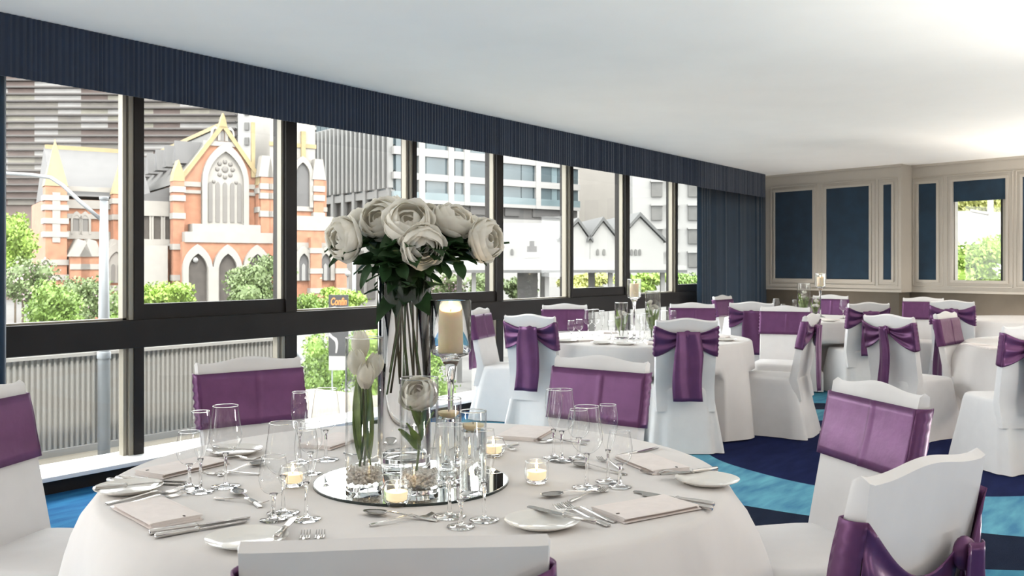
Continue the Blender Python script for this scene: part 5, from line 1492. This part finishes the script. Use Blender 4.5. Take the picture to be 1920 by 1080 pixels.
MB().tube([(0, 0, 0), (0, 0, hz(360, 30) - GZ)], [.12, .09], 10).build('shaft', 'render_beige', o, smooth=True)
MB().tube([tuple(EX(1820, 395, 30) - Vector((lq.x, lq.y, GZ))), (0, 0, hz(402, 30) - GZ)], .05, 8).build('cross_arm', 'render_beige', o, smooth=True)

# ---------- tent, banner, lamps, car
tc_ = EX(500, 700, 13); tn = thing('market_tent', 'small pale pyramid tent beyond the corrugated screen', 'tent', (tc_.x, tc_.y, GZ), TH)
zt, ze_ = hz(640, 13) - GZ, hz(676, 13) - GZ
MB().add([(-.32, -.32, ze_), (.32, -.32, ze_), (.32, .32, ze_), (-.32, .32, ze_), (0, 0, zt)], [(0, 1, 4), (1, 2, 4), (2, 3, 4), (3, 0, 4)]).build('roof', 'tent_white', tn, solid=.01)
for a, b_ in ((-.3, -.3), (.3, -.3), (.3, .3), (-.3, .3)): MB().tube([(a, b_, 0), (a, b_, ze_)], .015, 6).build('leg', 'galvanised', tn)
MB().tube([tuple(EX(503, 640, 12.6) - tc_ + Vector((0, 0, tc_.z - GZ))), tuple(EX(532, 678, 12.6) - tc_ + Vector((0, 0, tc_.z - GZ)))], .02, 8).build('brace', 'galvanised', tn)
Zb = 15.0; bc = EX(635, 600, Zb); bn = thing('banner_sign', 'black street banner with orange script above a pale pictured arm', 'sign', (bc.x, bc.y, GZ), TH - pi/2)
def bxl(px): return (px - 635) * Zb / FPX
def bzl(py): return hz(py, Zb) - GZ
MB().box((bxl(616.5), -.02, bzl(667)), (bxl(653), .02, bzl(553))).build('board', 'sign_black', bn)
MB().box((bxl(617), -.02, bzl(694)), (bxl(650), .02, bzl(667.5))).build('lower_board', 'render_white', bn)
for px in (622, 648): MB().tube([(bxl(px), .03, 0), (bxl(px), .03, bzl(600))], .012, 6).build('post', 'galvanised', bn)
armp = [(617, 622), (625, 630), (632, 634), (634.5, 642), (634, 652), (632, 662), (629, 662), (630, 650), (629, 641), (625, 637), (617, 630)]
MB().prism([(bxl(a), bzl(b_)) for a, b_ in armp[::-1]], 'y', -.024, -.0205).build('printed_arm', 'print_white', bn)
MB().prism([(bxl(621 + 14*i/8), bzl(578 - 3.5*sin(pi*i/8))) for i in range(9)], 'y', -.024, -.0205).build('printed_head', 'print_white', bn)
cv = bpy.data.curves.new('lettering', 'FONT'); cv.body = 'Confin'; cv.size = .165; cv.shear = .25; cv.align_x = 'CENTER'; cv.extrude = .001; cv.offset = .004
to = bpy.data.objects.new('lettering', cv); COL.objects.link(to)
bpy.context.view_layer.update()
me = bpy.data.meshes.new_from_object(to.evaluated_get(bpy.context.evaluated_depsgraph_get())); bpy.data.objects.remove(to)
me.materials.clear(); me.materials.append(MATS['sign_orange'])
to = bpy.data.objects.new('lettering', me); COL.objects.link(to); to.parent = bn; to.rotation_euler = (pi/2, 0, 0)
to.location = (bxl(635), -.024, bzl(571.5)); to.scale = (.58, 1.0, 1)
lq = EX(664, 520, 60); o = thing('street_lamp', 'slim grey lamp post left of the tall vase', 'street lamp', (lq.x, lq.y, GZ))
MB().tube([(0, 0, 0), (0, 0, hz(470, 60) - GZ)], [.14, .11], 10).build('pole', 'galvanised', o, smooth=True); MB().lathe([(.2, 0), (.2, .4), (.14, .5)], 10).build('foot', 'galvanised', o)
lq = EX(652, 520, 62); o = thing('globe_lamp', 'small white globe lantern beside the chapel corner', 'street lamp', (lq.x, lq.y, GZ))
MB().tube([(0, 0, 0), (0, 0, hz(518, 62) - GZ)], .06, 8).build('pole', 'window_grey', o, smooth=True); MB().ball((0, 0, hz(513, 62) - GZ), .2, 12, 8).build('globe', 'render_white', o, smooth=True)
lq = EX(692, 575, 48); o = thing('parked_car', 'white parked car left of the tall vase', 'car', (lq.x, lq.y, GZ), TH - pi/2)
kz = hz(572, 48) - GZ
MB().prism([(-2.0, .35), (2.0, .35), (2.05, .8), (1.6, .95), (1.0, 1.42), (-1.2, 1.42), (-1.9, .95), (-2.05, .8)], 'y', -.8, .8).build('body', 'car_white', o, bevel=.06)
for a, b_ in ((-1.6, -.15), (-.05, 1.25)): MB().prism([(a, .97), (b_, .97), (min(b_, .9), 1.34), (max(a, -1.1), 1.34)], 'y', -.83, .83).build('side_window', 'tyre', o)
for a in (-1.3, 1.3):
    for s_ in (-.72, .72):
        w_ = MB().lathe([(.001, -.1), (.32, -.1), (.34, 0), (.32, .1), (.001, .1)], 18).build('wheel', 'tyre', o); w_.rotation_euler.x = pi/2; w_.location = (a, s_, .34)
o.location.z = GZ + 0.0
